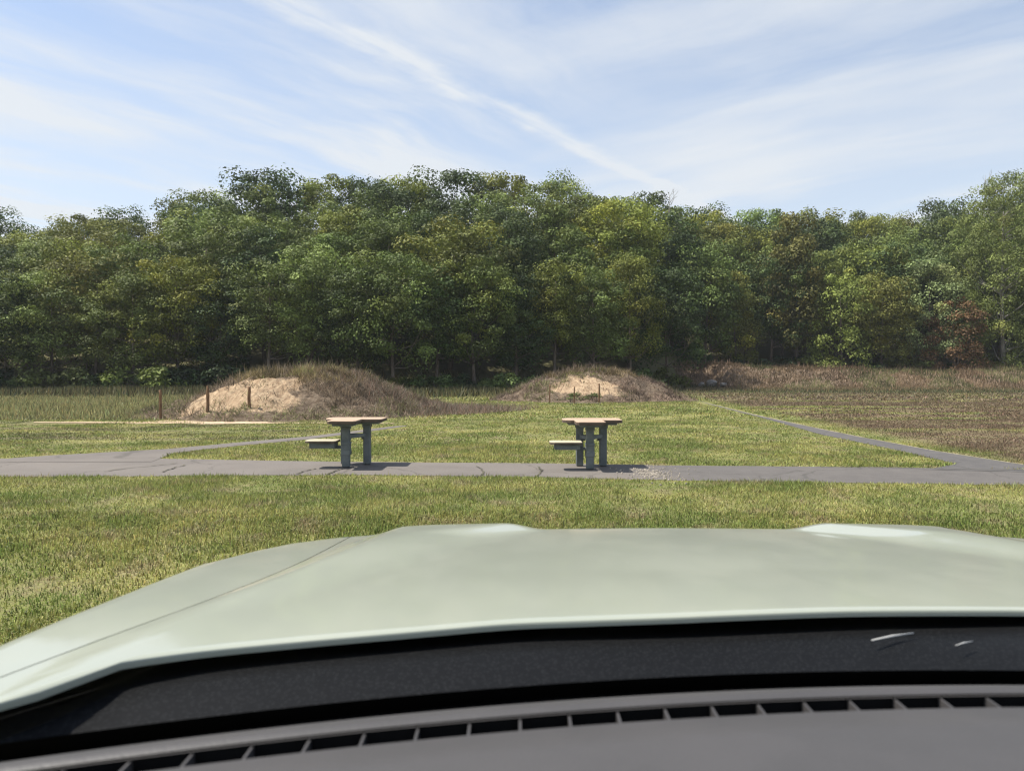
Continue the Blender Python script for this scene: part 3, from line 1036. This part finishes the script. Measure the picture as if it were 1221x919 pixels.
# shrubs under the edge trees
def shrub_mesh(seed, Rr=1.3, H=1.5, n_=14, per=110, size=.17, g=(0.095, 0.13, 0.034)):
    r_ = random.Random(seed)
    cs, rs = [], []
    for _ in range(n_):
        a, q = r_.uniform(0, 6.28), Rr * math.sqrt(r_.random())
        cs.append((q * math.cos(a), q * math.sin(a), r_.uniform(.25, 1) * H * (1 - .4 * q / Rr)))
        rs.append(r_.uniform(.3, .6))
    v, f, c = leaves(cs, rs, per, size, seed, g)
    me = mesh_np('foliage', v, f, False, c); me.materials.append(LEAF)
    mb = MB()
    for cc in cs[::2]:
        mb.tube([(0, 0, 0), (cc[0] * .5, cc[1] * .5, cc[2] * .6), cc], [.03, .02, .008], 5, cap=False)
    st = bpy.data.meshes.new('stem'); st.from_pydata(mb.v, [], mb.f); st.materials.append(BARK)
    return me, st
SH = [shrub_mesh(300 + i) for i in range(4)]
pxx = -60.0
i = 0
while pxx < 1290:
    u = (pxx - CX) / F
    D = float(tree_line(u)) + rt.uniform(-1.2, 3.0)
    x = u * D
    if u > .22: D = 88.5 + rt.uniform(0, 3); x = u * D
    root = empty('shrub', (x, D, float(hill(np.array([x]), np.array([D]))[0]) + (1.6 if u > .22 else 0)), rt.uniform(0, 6.28))
    s = rt.uniform(.8, 1.7)
    root.scale = (s * 1.15, s * 1.15, s)
    land = [t for a, t in LANDM if pxx >= a][-1].replace('above', 'behind')
    fo, stm = SH[i % 4]
    c_, kind = green()
    if 1140 < pxx < 1175: c_, kind = (1.7, .78, 1.7), 'reddish'
    tag(root, f'low {KW.get(kind, kind)} shrub under the edge trees, {land}', 'shrub', 'shrubs at the foot of the wood')
    link('stem', stm, None, root)
    b_ = link('foliage', fo, None, root); b_.color = (*c_, 1)
    pxx += rt.uniform(22, 40); i += 1

# ------------------------------------------------------------------ posts
WOOD = simple_mat('post_wood', (0.13, 0.075, 0.045, 1), (0.24, 0.15, 0.09, 1), 6.0, .9, .7, 20.0, stretch=(4, 4, .6), spec=.1)
def post(pxx, base_row, top_row, w, label, group, kind, seed, lean=0.0):
    x, y = ground(pxx, base_row)
    h = (base_row - top_row) / F * y
    r_ = random.Random(seed)
    mb = MB()
    pts, rads = [], []
    nseg = 9
    for k in range(nseg):
        t = k / (nseg - 1)
        wob = .006 * r_.uniform(-1, 1)
        pts.append((lean * t * h + wob, wob, -.15 + (h + .15) * t))
        rr = w / 2 * (1 - .08 * t)
        if kind == 'worn':
            rr *= [1, 1, 1.02, .98, .95, .9, 1.0, .72, .55][k]
        rads.append(rr)
    mb.tube(pts, rads, 10)
    if kind == 'worn':
        mb.tube([(w * .25, 0, h * .70), (w * .30, 0, h * .97)], [w * .12, w * .05], 6)
    o = mb.build('post', WOOD, loc=(x, y, 0), smooth=True)
    tag(o, label, 'post', group)
    return o
post(191, 500, 465, .10, 'leftmost of the three thick wooden posts before the larger mound, greyish', 'posts before the larger mound', 'plain', 1)
post(247.5, 500.5, 460, .125, 'weathered post with a split top before the sandy face, middle of three thick ones', 'posts before the larger mound', 'worn', 2)
post(297, 500.5, 461, .115, 'straight dark brown post at the grassy right end of the sandy face', 'posts before the larger mound', 'plain', 3)
post(655.5, 480.3, 458, .085, 'leftmost thin post before the smaller mound, at the edge of its pale face', 'posts before the smaller mound', 'plain', 4)
post(684.5, 481.5, 461, .07, 'thinnest post with a pale foot board, before the smaller mound', 'posts before the smaller mound', 'plain', 5, .02)
post(714.5, 480.5, 457, .095, 'rightmost and darkest thin post before the smaller mound', 'posts before the smaller mound', 'plain', 6)
x, y = ground(698, 481.4)
mb = MB(); mb.box(-.85, -.05, 0, .85, .05, .05, .01)
tag(mb.build('board', simple_mat('board_wood', (0.30, 0.26, 0.20, 1), (0.16, 0.13, 0.10, 1), 4.0, .9), loc=(x, y, 0)), 'low weathered board lying between the thin posts', 'board')

# ground plants before the pale faces
def weed(x, y, z, s, label, seed, colr=(1.6, 1.6, 1.6)):
    fo, stm = SH[seed % 4]
    root = empty('weed', (x, y, z), seed)
    root.scale = (s * 1.6, s, s)
    tag(root, label, 'plant', 'weeds at the feet of the mounds')
    link('stem', stm, None, root)
    b_ = link('foliage', fo, None, root); b_.color = (*colr, 1)
x, y = ground(697, 480); weed(x, y + .6, 0, .40, 'green weed between the thin posts of the smaller mound', 0, (1.5, 1.3, 1.6))
x, y = ground(268, 494); weed(x, y, .2, .25, 'small grey-green weed on the sand between the thick posts', 1, (1.9, 1.8, 2.4))
x, y = ground(312, 498); weed(x, y + .3, 0, .36, 'green weed right of the dark brown post', 2)
x, y = ground(278, 501); weed(x, y + .3, 0, .15, 'tiny green weed at the edge of the sand fan', 3)

# rocks in the shade at the left end of the embankment
ROCK = simple_mat('rock', (0.36, 0.33, 0.29, 1), (0.20, 0.18, 0.16, 1), 2.0, .95, .7, 6.0, spec=.1)
def rock(x, y, z, s, label, seed):
    r_ = np.random.default_rng(seed)
    import bmesh
    bm = bmesh.new()
    bmesh.ops.create_icosphere(bm, subdivisions=3, radius=1)
    D_ = r_.normal(size=(7, 3)); D_ /= np.linalg.norm(D_, axis=1)[:, None]
    for vv in bm.verts:
        c = np.array(vv.co)
        k = 1.0
        for d in D_:
            q = c @ d
            if q > .62: k = min(k, .62 / q + .02)
        vv.co = Vector(c * k)
        vv.co.z *= .7
        vv.co *= s
    me = bpy.data.meshes.new('rock'); bm.to_mesh(me); bm.free()
    o = link('rock', me, ROCK, loc=(x, y, z)); o.rotation_euler = (0, 0, seed)
    tag(o, label, 'rock', 'rocks at the embankment')
for k, (c, rr, D, s, lab) in enumerate([(848, 452, 80.5, .75, 'largest pale rock in the shade at the left end of the embankment'), (862, 458, 79.5, .45, 'small rock right of the largest one at the shaded embankment foot'),
                             (836, 459, 79.6, .5, 'rounded rock left of the largest one at the shaded embankment foot')]):
    x = (c - CX) / F * D
    rock(x, D, .35 + max(0, float(berm_h(np.array([x]), np.array([D]))[0])), s, lab, k + 3)
x, y = ground(805, 477.5)
mbs = MB()
sandpile = mound_height
v, f = grid(np.linspace(-1.5, 1.5, 24), np.linspace(-1.2, 1.2, 18), lambda X, Y: .34 * np.exp(-((X + .2) ** 2 / .7 + Y ** 2 / .5)) - .03 + (fbm(X, Y, 2.5, 5) - .5) * .08)
tag(link('sand_heap', mesh_np('sand_heap', v, f, True), M['sand'], loc=(x + .4, y + 1.5, 0)), 'little pale sand heap at the right foot of the smaller mound', 'sand heap')

# ------------------------------------------------------------------ shooting benches
TOPW = simple_mat('bench_top', (0.50, 0.36, 0.25, 1), (0.38, 0.27, 0.19, 1), 3.0, .75, .3, 30.0, stretch=(.7, 5, 5), spec=.3)
LEGM = simple_mat('bench_leg_paint', (0.165, 0.185, 0.180, 1), (0.115, 0.130, 0.128, 1), 5.0, .8, .5, 30.0, spec=.3)
SEATM = simple_mat('bench_seat', (0.52, 0.47, 0.33, 1), (0.38, 0.33, 0.24, 1), 3.0, .8, .3, 30.0, stretch=(.7, 5, 5), spec=.3)

EDGE = simple_mat('dark_board_edge', (0.16, 0.12, 0.09, 1), (0.09, 0.07, 0.055, 1), 6.0, .85, .5, 30.0, stretch=(1, 1, 6), spec=.2)  # dark brown board under the tan tops and seats

def make_bench(loc, label):
    """origin at the foot of the leg nearest the shooter"""
    root = empty('picnic_bench_table', (*loc, 0))
    root.name = 'shooting_bench'
    tag(root, label, 'bench table', 'shooting benches on the asphalt path')
    h = .825
    # T-shaped top with rounded left end
    mb = MB()
    poly = [(-.25, -.30), (-.21, -.335), (.19, -.335), (.23, -.30), (.23, .20), (.56, .20), (.58, .23), (.58, .72), (.55, .75), (-.30, .75),
            (-.38, .71), (-.43, .62), (-.44, .48), (-.43, .34), (-.38, .25), (-.30, .21), (-.25, .20)]
    mb.prism(poly, h - .014, h, .005)
    mb.build('tabletop', TOPW, root)
    mb = MB()
    mb.prism(poly, h - .055, h - .0145)
    mb.build('tabletop_edge', EDGE, root)
    mb = MB()                                                        # frame under the top
    mb.box(-.18, -.26, h - .095, .17, .22, h - .057, .004)
    mb.box(-.34, .27, h - .095, .50, .68, h - .057, .004)
    mb.build('top_frame', LEGM, root)
    legs = [(0, 0), (-.13, .47), (.275, .44)]
    for lx, ly in legs:
        mb = MB()
        w = .062
        mb.box(lx - w, ly - w, 0.012, lx + w, ly + w, h - .097, .012)
        mb.box(lx - w - .012, ly - w - .012, h - .16, lx + w + .012, ly + w + .012, h - .098, .008)
        mb.build('leg', LEGM, root)
    def beam(a, b_, z0, z1, wd):
        a, b_ = Vector((*a, 0)), Vector((*b_, 0))
        d = (b_ - a); L_ = d.length; d.normalize()
        mt = Matrix.Translation((a.x, a.y, 0)) @ Matrix.Rotation(math.atan2(d.y, d.x), 4, 'Z')
        m_ = MB()
        m_.box(.05, -wd / 2, z0, L_ - .05, wd / 2, z1, .006, mt)
        # arched underside brackets
        for s_, e_ in ((.05, .10), (L_ - .05, L_ - .10)):
            m_.box(min(s_, e_), -wd / 2 + .004, z0 - .035, max(s_, e_), wd / 2 - .004, z0 + .002, 0, mt)
        return m_
    beam(legs[0], legs[2], .50, .565, .05).build('stretcher', LEGM, root)
    beam(legs[1], legs[2], .485, .55, .05).build('stretcher', LEGM, root)
    beam(legs[1], legs[0], .492, .557, .045).build('stretcher', LEGM, root)
    # clamp collar carrying the seat arm
    mb = MB()
    mb.box(-.076, -.076, .22, .076, .076, .31, .006)
    mb.box(-.070, -.070, .31, .070, .070, .40, .004)
    mb.box(-.076, -.076, .40, .076, .076, .45, .006)
    mb.build('clamp', LEGM, root)
    mb = MB()
    mb.tube([(-.06, 0, .355), (-.16, 0, .365), (-.22, 0, .385)], [.022, .022, .022], 8)
    mb.box(-.24, -.03, .33, -.07, .03, .352, .004)
    mb.build('seat_arm', LEGM, root)
    mb = MB()
    mb.box(-.60, -.13, .345, -.17, .13, .438, .008)
    mb.build('seat_box', LEGM, root)
    mb = MB()
    sp = [(-.68, -.08), (-.66, -.16), (-.60, -.19), (-.17, -.19), (-.14, -.16), (-.14, .16), (-.17, .19), (-.60, .19), (-.66, .16), (-.68, .08)]
    mb.prism(sp, .465, .478, .004)
    mb.build('seat', SEATM, root)
    mb = MB()
    mb.prism(sp, .440, .4645)
    mb.build('seat_edge', EDGE, root)
    return root
bl = ground(412.5, 557.7)
br_ = ground(703.5, 560.0)
b1 = make_bench(bl, 'shooting bench with tan top and small side seat, on the path at left')
b2 = make_bench(br_, 'shooting bench with tan top and small side seat, on the path near the centre')
b1['label'] = 'left one of two tan-topped shooting benches, nearer the large mound, two posts showing'
b2['label'] = 'right one of two tan-topped shooting benches, beside the gravel patch, three posts showing'

# ------------------------------------------------------------------ the car one looks out of
CARX = .40
m, n, out = new_mat('car_paint')
tcn = n.n('ShaderNodeTexCoord')
dust = n.ramp(n.noise(n.mapping(tcn.outputs['Object'], scale=(1, .5, 1)), 5.0, 6, .65), .35, .75)
p = n.n('ShaderNodeBsdfPrincipled')
n.l(n.mix(n.math('MULTIPLY', dust, .35), (0.325, 0.345, 0.275, 1), (0.37, 0.375, 0.295, 1)), p.inputs['Base Color'])
n.l(n.math('ADD', .34, n.math('MULTIPLY', dust, .12)), p.inputs['Roughness'])
p.inputs['Coat Weight'].default_value = .8
n.l(n.math('ADD', .04, n.math('MULTIPLY', dust, .10)), p.inputs['Coat Roughness'])
n.l(p.outputs[0], out.inputs[0])
M['paint'] = m
M['black'] = simple_mat('black_plastic', (0.018, 0.019, 0.021, 1), (0.028, 0.029, 0.031, 1), 20.0, .55, .15, 200.0, spec=.4)
M['dash'] = simple_mat('dash_plastic', (0.060, 0.057, 0.056, 1), (0.068, 0.064, 0.063, 1), 9.0, .50, .10, 300.0, spec=.4)
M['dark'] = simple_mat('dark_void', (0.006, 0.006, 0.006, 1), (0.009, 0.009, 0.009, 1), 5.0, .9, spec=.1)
M['rubber'] = simple_mat('rubber', (0.02, 0.02, 0.02, 1), (0.03, 0.03, 0.03, 1), 9.0, .7, spec=.3)

car = tag(empty('car', (CARX, 0, 0)), 'pale sage green car one looks out of, hood, windscreen base and dashboard in view', 'car')

rear_x = [-1.2, -.62, -.50, -.474, -.459, -.453, -.43, -.35, -.243, 0, .207, .45, .715, .95, 1.15, 1.24, 1.262, 1.30, 1.42, 2.0]
rear_y = [.66, .67, .680, .688, .700, .738, .805, .848, .880, .942, .955, .985, 1.0, .97, .91, .86, .78, .70, .67, .66]
_rx = np.linspace(-1.4, 2.2, 721)
_ry = np.interp(_rx, rear_x, rear_y)
_k = np.exp(-np.linspace(-2, 2, 29) ** 2)
_k2 = np.exp(-np.linspace(-2, 2, 9) ** 2)
_wide = np.convolve(np.pad(_ry, 14, 'edge'), _k / _k.sum(), 'valid')
_slim = np.convolve(np.pad(_ry, 4, 'edge'), _k2 / _k2.sum(), 'valid')
_wt = np.interp(_rx, [-.44, -.30, 1.0, 1.15], [0, 1, 1, 0])
_ry = _wide * _wt + _slim * (1 - _wt)
def y_rear(x): return np.interp(x, _rx, _ry)
def y_front(x):
    X_ = np.abs(x - CARX)
    return np.interp(X_, [0, .3, .6, .72, .83, .91, .963, 1.0], [1.93, 1.925, 1.89, 1.845, 1.795, 1.715, 1.60, 1.46])
HZ = np.polyfit([.6, .867, 1.03, 1.24, 1.46, 1.6, 1.72, 1.8, 1.9, 2.0], [1.313, 1.300, 1.288, 1.271, 1.2535, 1.241, 1.230, 1.2225, 1.212, 1.20], 3)
def hood_z(x, y):
    X_ = np.abs(x - CARX)
    z = np.polyval(HZ, y)
    zc = z + .012 * np.exp(-(X_ / .55) ** 2) * np.interp(y, [1.0, 1.3], [1, .6])
    xin = .31 + .52 * (1.9 - y).clip(0, 1) * .95
    xin = np.minimum(xin, .74)
    xout = np.interp(y, [.8, 1.9], [.83, .66])
    w_in, w_out = np.interp(y, [1.74, 1.89], [.26, .11]), .08
    s1 = ((X_ - xin) / w_in).clip(0, 1); s1 = s1 * s1 * (3 - 2 * s1)
    s2 = ((xout - X_) / w_out + 1).clip(0, 1); s2 = s2 * s2 * (3 - 2 * s2)
    amp = np.interp(y, [.8, 1.3, 1.9], [.006, .010, .018])
    return zc + amp * np.minimum(s1, s2) - .010 * (X_ > .6) * ((X_ - .6) / .4).clip(0, 1) ** 2 * np.interp(y, [.9, 1.5], [0, 1])
def x_shut(y):
    q = .13 - .26 * (y - .77)
    return .80 + .5 * (q + np.sqrt(q * q + .004)) - .01

def sheet(name, s0, s1, ns, nt_, mat, ridge_front=True):
    """hood skin between lateral parameters, measured from the car's centre; s0/s1 functions of y handled by blending"""
    T = np.linspace(0, 1, nt_)
    rows = []
    for t in T:
        row = []
        for k in range(ns):
            q = k / (ns - 1)
            # iterate: x depends on y through the shut line
            y = 1.2
            for _ in range(6):
                a, b_ = s0(y), s1(y)
                x = CARX + a + (b_ - a) * q
                y = float(y_rear(x) + t * (y_front(x) - y_rear(x)))
            row.append((x, y, float(hood_z(np.array(x), np.array(y)))))
        rows.append(row)
    return rows

def rows_to_obj(name, rows, mat, extra_front=None, thick=.0):
    nr, nc = len(rows), len(rows[0])
    v = [(q[0] - CARX, q[1], q[2]) for r_ in rows for q in r_]
    f = [(i * nc + j, i * nc + j + 1, (i + 1) * nc + j + 1, (i + 1) * nc + j) for i in range(nr - 1) for j in range(nc - 1)]
    me = bpy.data.meshes.new(name); me.from_pydata(v, [], f)
    for q in me.polygons: q.use_smooth = True
    me.update()
    return link(name, me, mat, car)

def roll_front(rows, steps=7):
    """round the leading edge over and down"""
    last = rows[-1]
    for k in range(1, steps + 1):
        a = k / steps * R(80)
        rad = .075
        rows.append([(q[0], q[1] + rad * math.sin(a), q[2] - .135 * math.sin(a) * rad / .075 * .55 - rad * (1 - math.cos(a))) for q in last])
    return rows
def roll_rear(rows):
    """turned-down rear edge"""
    first = rows[0]
    pre = []
    for dy_, dz_ in ((-.0015, -.008), (-.0012, -.003), (-.0004, -.0005)):
        pre.append([(q[0], q[1] + dy_, q[2] + dz_) for q in first])
    return pre + rows

hr = sheet('hood', lambda y: -x_shut(y) + .0012, lambda y: x_shut(y) - .0012, 121, 44, None)
hr = roll_rear(roll_front(hr))
rows_to_obj('hood', hr, M['paint'])

def fender(sgn):
    T = np.linspace(0, 1, 40)
    rows = []
    for t in T:
        row = []
        for k in range(10):
            q = k / 9
            y = 1.2
            for _ in range(6):
                X_ = (x_shut(y) + .0012) * (1 - q) + 1.0 * q
                x = CARX + sgn * X_
                y0 = .1 if X_ > .99 else float(y_rear(x))
                y0 = float(y_rear(x))
                yf = float(y_front(CARX + sgn * X_))
                y = y0 + t * (yf - y0)
            row.append((x, y, float(hood_z(np.array(x), np.array(y)))))
        # shoulder, then the flank
        lx, ly, lz = row[-1]
        for dx_, dz_ in ((.012, -.004), (.024, -.014), (.034, -.032), (.040, -.06), (.045, -.16), (.05, -.30), (.045, -.42)):
            row.append((lx + sgn * dx_, ly + dx_ * t * 1.2, lz + dz_))
        # flank pieces in the gap line
        rows.append(row)
    rows = roll_front(rows)
    rows = [[(q[0], q[1], q[2]) for q in r_] for r_ in rows]
    rows.insert(0, [(q[0], -.35, q[2] + .02 if i < 10 else q[2]) for i, q in enumerate(rows[0])]) if False else None
    rows_to_obj('fender', rows, M['paint'])
fender(-1); fender(1)

# apron below the hood: grille area, bumper, lamps, wheels
mb = MB()
mb.box(-.80, 1.83, .80, .80, 1.90, 1.09, .02)
mb.build('radiator_grille', M['black'], car)
mb = MB()
mb.box(-.98, 1.55, .42, .98, 1.96, .78, .06)
mb.build('bumper', M['paint'], car)
mb = MB(); mb.box(-.93, -2.6, .38, .93, 1.5, .86, .05); mb.build('body', M['paint'], car)
for sx in (-1, 1):
    mb = MB(); mb.box(sx * .80 - .12, 1.70, .90, sx * .80 + .12, 1.86, 1.06, .03)
    mb.build('headlight', simple_mat('lamp_glass', (0.6, .6, .6, 1), (.7, .7, .7, 1), 3, .1, coat=1.0), car)
    for wy in (1.05, -1.8):
        mbw = MB()
        mbw.tube([(sx * .72, wy, .37), (sx * .76, wy, .37), (sx * .92, wy, .37), (sx * .955, wy, .37)], [.33, .37, .37, .33], 32)
        mbw.build('wheel', M['rubber'], car)
# engine bay filler so that the gap under the skin stays dark
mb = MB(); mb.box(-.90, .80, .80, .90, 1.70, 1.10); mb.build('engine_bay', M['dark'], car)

# cowl panel of black plastic between hood and glass
def curve_rows(name, prof, xs_, mat, parent=car, smooth=True):
    """prof: list of functions x -> (y, z); xs world"""
    rows = [[(x, *fn(x)) for x in xs_] for fn in prof]
    v = [(q[0] - CARX, q[1], q[2]) for r_ in rows for q in r_]
    nc = len(xs_)
    f = [(i * nc + j, i * nc + j + 1, (i + 1) * nc + j + 1, (i + 1) * nc + j) for i in range(len(rows) - 1) for j in range(nc - 1)]
    me = bpy.data.meshes.new(name); me.from_pydata(v, [], f)
    for q in me.polygons: q.use_smooth = smooth
    me.update()
    return link(name, me, mat, parent)
def bow(x, y0, k=-.19, c=.47):
    return y0 + k * ((x - c) ** 2 - c ** 2)
XC = np.linspace(-.60, 1.45, 70)
m, n, out = new_mat('cowl_plastic')
tcn = n.n('ShaderNodeTexCoord')
ob = tcn.outputs['Object']
w1 = n.n('ShaderNodeTexVoronoi', i_Scale=210.0); n.l(ob, w1.inputs['Vector'])
dots = n.ramp(w1.outputs['Distance'], .25, .45)
p = n.n('ShaderNodeBsdfPrincipled', i_Roughness=.5)
p.inputs['Specular IOR Level'].default_value = .08
n.l(n.mix(dots, (.013, .0135, .014, 1), (.007, .0072, .0075, 1)), p.inputs['Base Color'])
n.l(p.outputs[0], out.inputs[0])
M['cowl'] = m
cowl = curve_rows('cowl', [lambda x: (float(y_rear(x)) + .60, 1.15), lambda x: (float(y_rear(x)) + .22, 1.245), lambda x: (float(y_rear(x)) + .05, 1.275), lambda x: (float(y_rear(x)) - .006, 1.2775), lambda x: (min(float(y_rear(x)) - .012, bow(x, .895)), 1.279),
                    lambda x: (min(float(y_rear(x)) - .02, bow(x, .86)), 1.272), lambda x: (min(float(y_rear(x)) - .03, bow(x, .835)), 1.268), lambda x: (min(float(y_rear(x)) - .04, bow(x, .80)), 1.262),
                    lambda x: (min(float(y_rear(x)) - .06, bow(x, .79)), 1.22)], XC, M['cowl'])
mb = MB(); mb.box(-1.0, .55, 1.10, 1.0, .98, 1.215); mb.build('firewall', M['dark'], car)

# windscreen of clear glass (does not tint anything), with a black ceramic band at its foot painting the shade of the gap before the dash
def ws(x, s):
    """s metres up the glass from its foot"""
    y0 = bow(x, .795)
    return (y0 - s * math.cos(R(33)), 1.272 + s * math.sin(R(33)))
m, n, out = new_mat('clear_glass')
tb = n.n('ShaderNodeBsdfTransparent'); n.l(tb.outputs[0], out.inputs[0])
wsx = np.linspace(-.52, 1.38, 40)
glass = curve_rows('windscreen', [(lambda x, s=s: ws(x, s)) for s in np.linspace(.0, .98, 8)], wsx, m)
band = curve_rows('ceramic_gap_shade', [lambda x: ws(x, -.02), lambda x: ws(x, .0), lambda x: ws(x, .07)], wsx, M['dark'], glass)
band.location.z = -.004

# dashboard with defroster slot
Zd = 1.355
def dl(x, y0, z): return (bow(x, y0), z)
XD = np.linspace(-.62, 1.42, 90)
curve_rows('dash_lip', [lambda x: dl(x, .690, 1.24), lambda x: dl(x, .680, 1.308), lambda x: dl(x, .671, 1.318), lambda x: dl(x, .65, 1.326), lambda x: dl(x, .624, 1.333), lambda x: dl(x, .612, 1.341),
                        lambda x: dl(x, .603, 1.345), lambda x: dl(x, .597, 1.342)], XD, M['dash'])
curve_rows('dashboard', [lambda x: dl(x, .5735, 1.29), lambda x: dl(x, .5725, 1.339), lambda x: dl(x, .5685, 1.343), lambda x: dl(x, .52, 1.350), lambda x: dl(x, .44, 1.354), lambda x: dl(x, .36, 1.352),
                         lambda x: dl(x, .28, 1.320), lambda x: dl(x, .23, 1.26), lambda x: dl(x, .21, 1.05)], XD, M['dash'])
mb = MB()
v = curve_rows('defroster_duct', [lambda x: dl(x, .5975, 1.3405), lambda x: dl(x, .599, 1.292), lambda x: dl(x, .567, 1.292)], XD, M['dark'])  # near-black walls paint the shade inside the slot
vent = curve_rows('defroster_grille', [lambda x: dl(x, .5973, 1.3407), lambda x: dl(x, .5953, 1.3407)], XD, M['dash'])
x = -.52
while x < 1.35:
    y0 = bow(x, .5975); y1 = bow(x, .5705)
    mb = MB()
    mb.box(x - CARX - .0009, y1, 1.306, x - CARX + .0009, y0, 1.339)
    mb.build('vent_rib', M['dash'], vent)
    x += .0405

# wipers lying in the cowl
def wiper(x0, x1, yo, z):
    mb = MB()
    pts = [(x0 + (x1 - x0) * k / 8 - CARX, bow(x0 + (x1 - x0) * k / 8, yo) - .004 * math.sin(k / 8 * math.pi), z + .006 * math.sin(k / 8 * math.pi)) for k in range(9)]
    mb.tube(pts, [.004] + [.0065] * 7 + [.004], 8)
    return mb.build('wiper', M['black'], car, smooth=True)
# chips and scratches on the ceramic band side of the glass
SCR = simple_mat('scratch', (0.42, 0.42, 0.40, 1), (0.30, 0.30, 0.29, 1), 40.0, .6)
def mark(name, p0, p1, w):
    """a mark lying on the cowl plane between two photo pixels"""
    g0 = ground(*p0, z=1.287); g1 = ground(*p1, z=1.287)
    mb = MB()
    mid = ((g0[0] + g1[0]) / 2 - CARX, (g0[1] + g1[1]) / 2 + w * .6, 1.2872)
    mb.tube([(g0[0] - CARX, g0[1], 1.287), mid, (g1[0] - CARX, g1[1], 1.287)], [w * .5, w * .8, w * .4], 6)
    mb.build(name, SCR, car, smooth=True)
mark('scratch', (1042, 765), (1092, 756), .0022)
mark('scratch', (1143, 771), (1163, 766), .0014)

# thin scattering volume, added to lift far shadows in place of windscreen glare
mb = MB(); mb.box(-690, -300, -1.5, 690, 700, 60)
m, n, out = new_mat('glare_veil_air')
pv = n.n('ShaderNodeVolumePrincipled')
pv.inputs['Density'].default_value = 0.00028
pv.inputs['Color'].default_value = (.86, .91, .97, 1)
pv.inputs['Anisotropy'].default_value = 0.2
n.l(pv.outputs[0], out.inputs['Volume'])
tag(mb.build('glare_veil', m), kind='stuff')

by = {}
for o in list(COL.objects):
    if o.parent is None and o.get('label') and o.get('category') in ('tree', 'shrub'):
        by.setdefault(o['label'], []).append(o)
for lab, os_ in by.items():
    if len(os_) in (2, 3, 4):
        os_.sort(key=lambda o: o.location.x / o.location.y)
        for w, o in zip(('left', 'right') if len(os_) == 2 else ('left', 'middle', 'right') if len(os_) == 3 else ('leftmost', 'left middle', 'right middle', 'rightmost'), os_):
            o['label'] = w + ' ' + lab
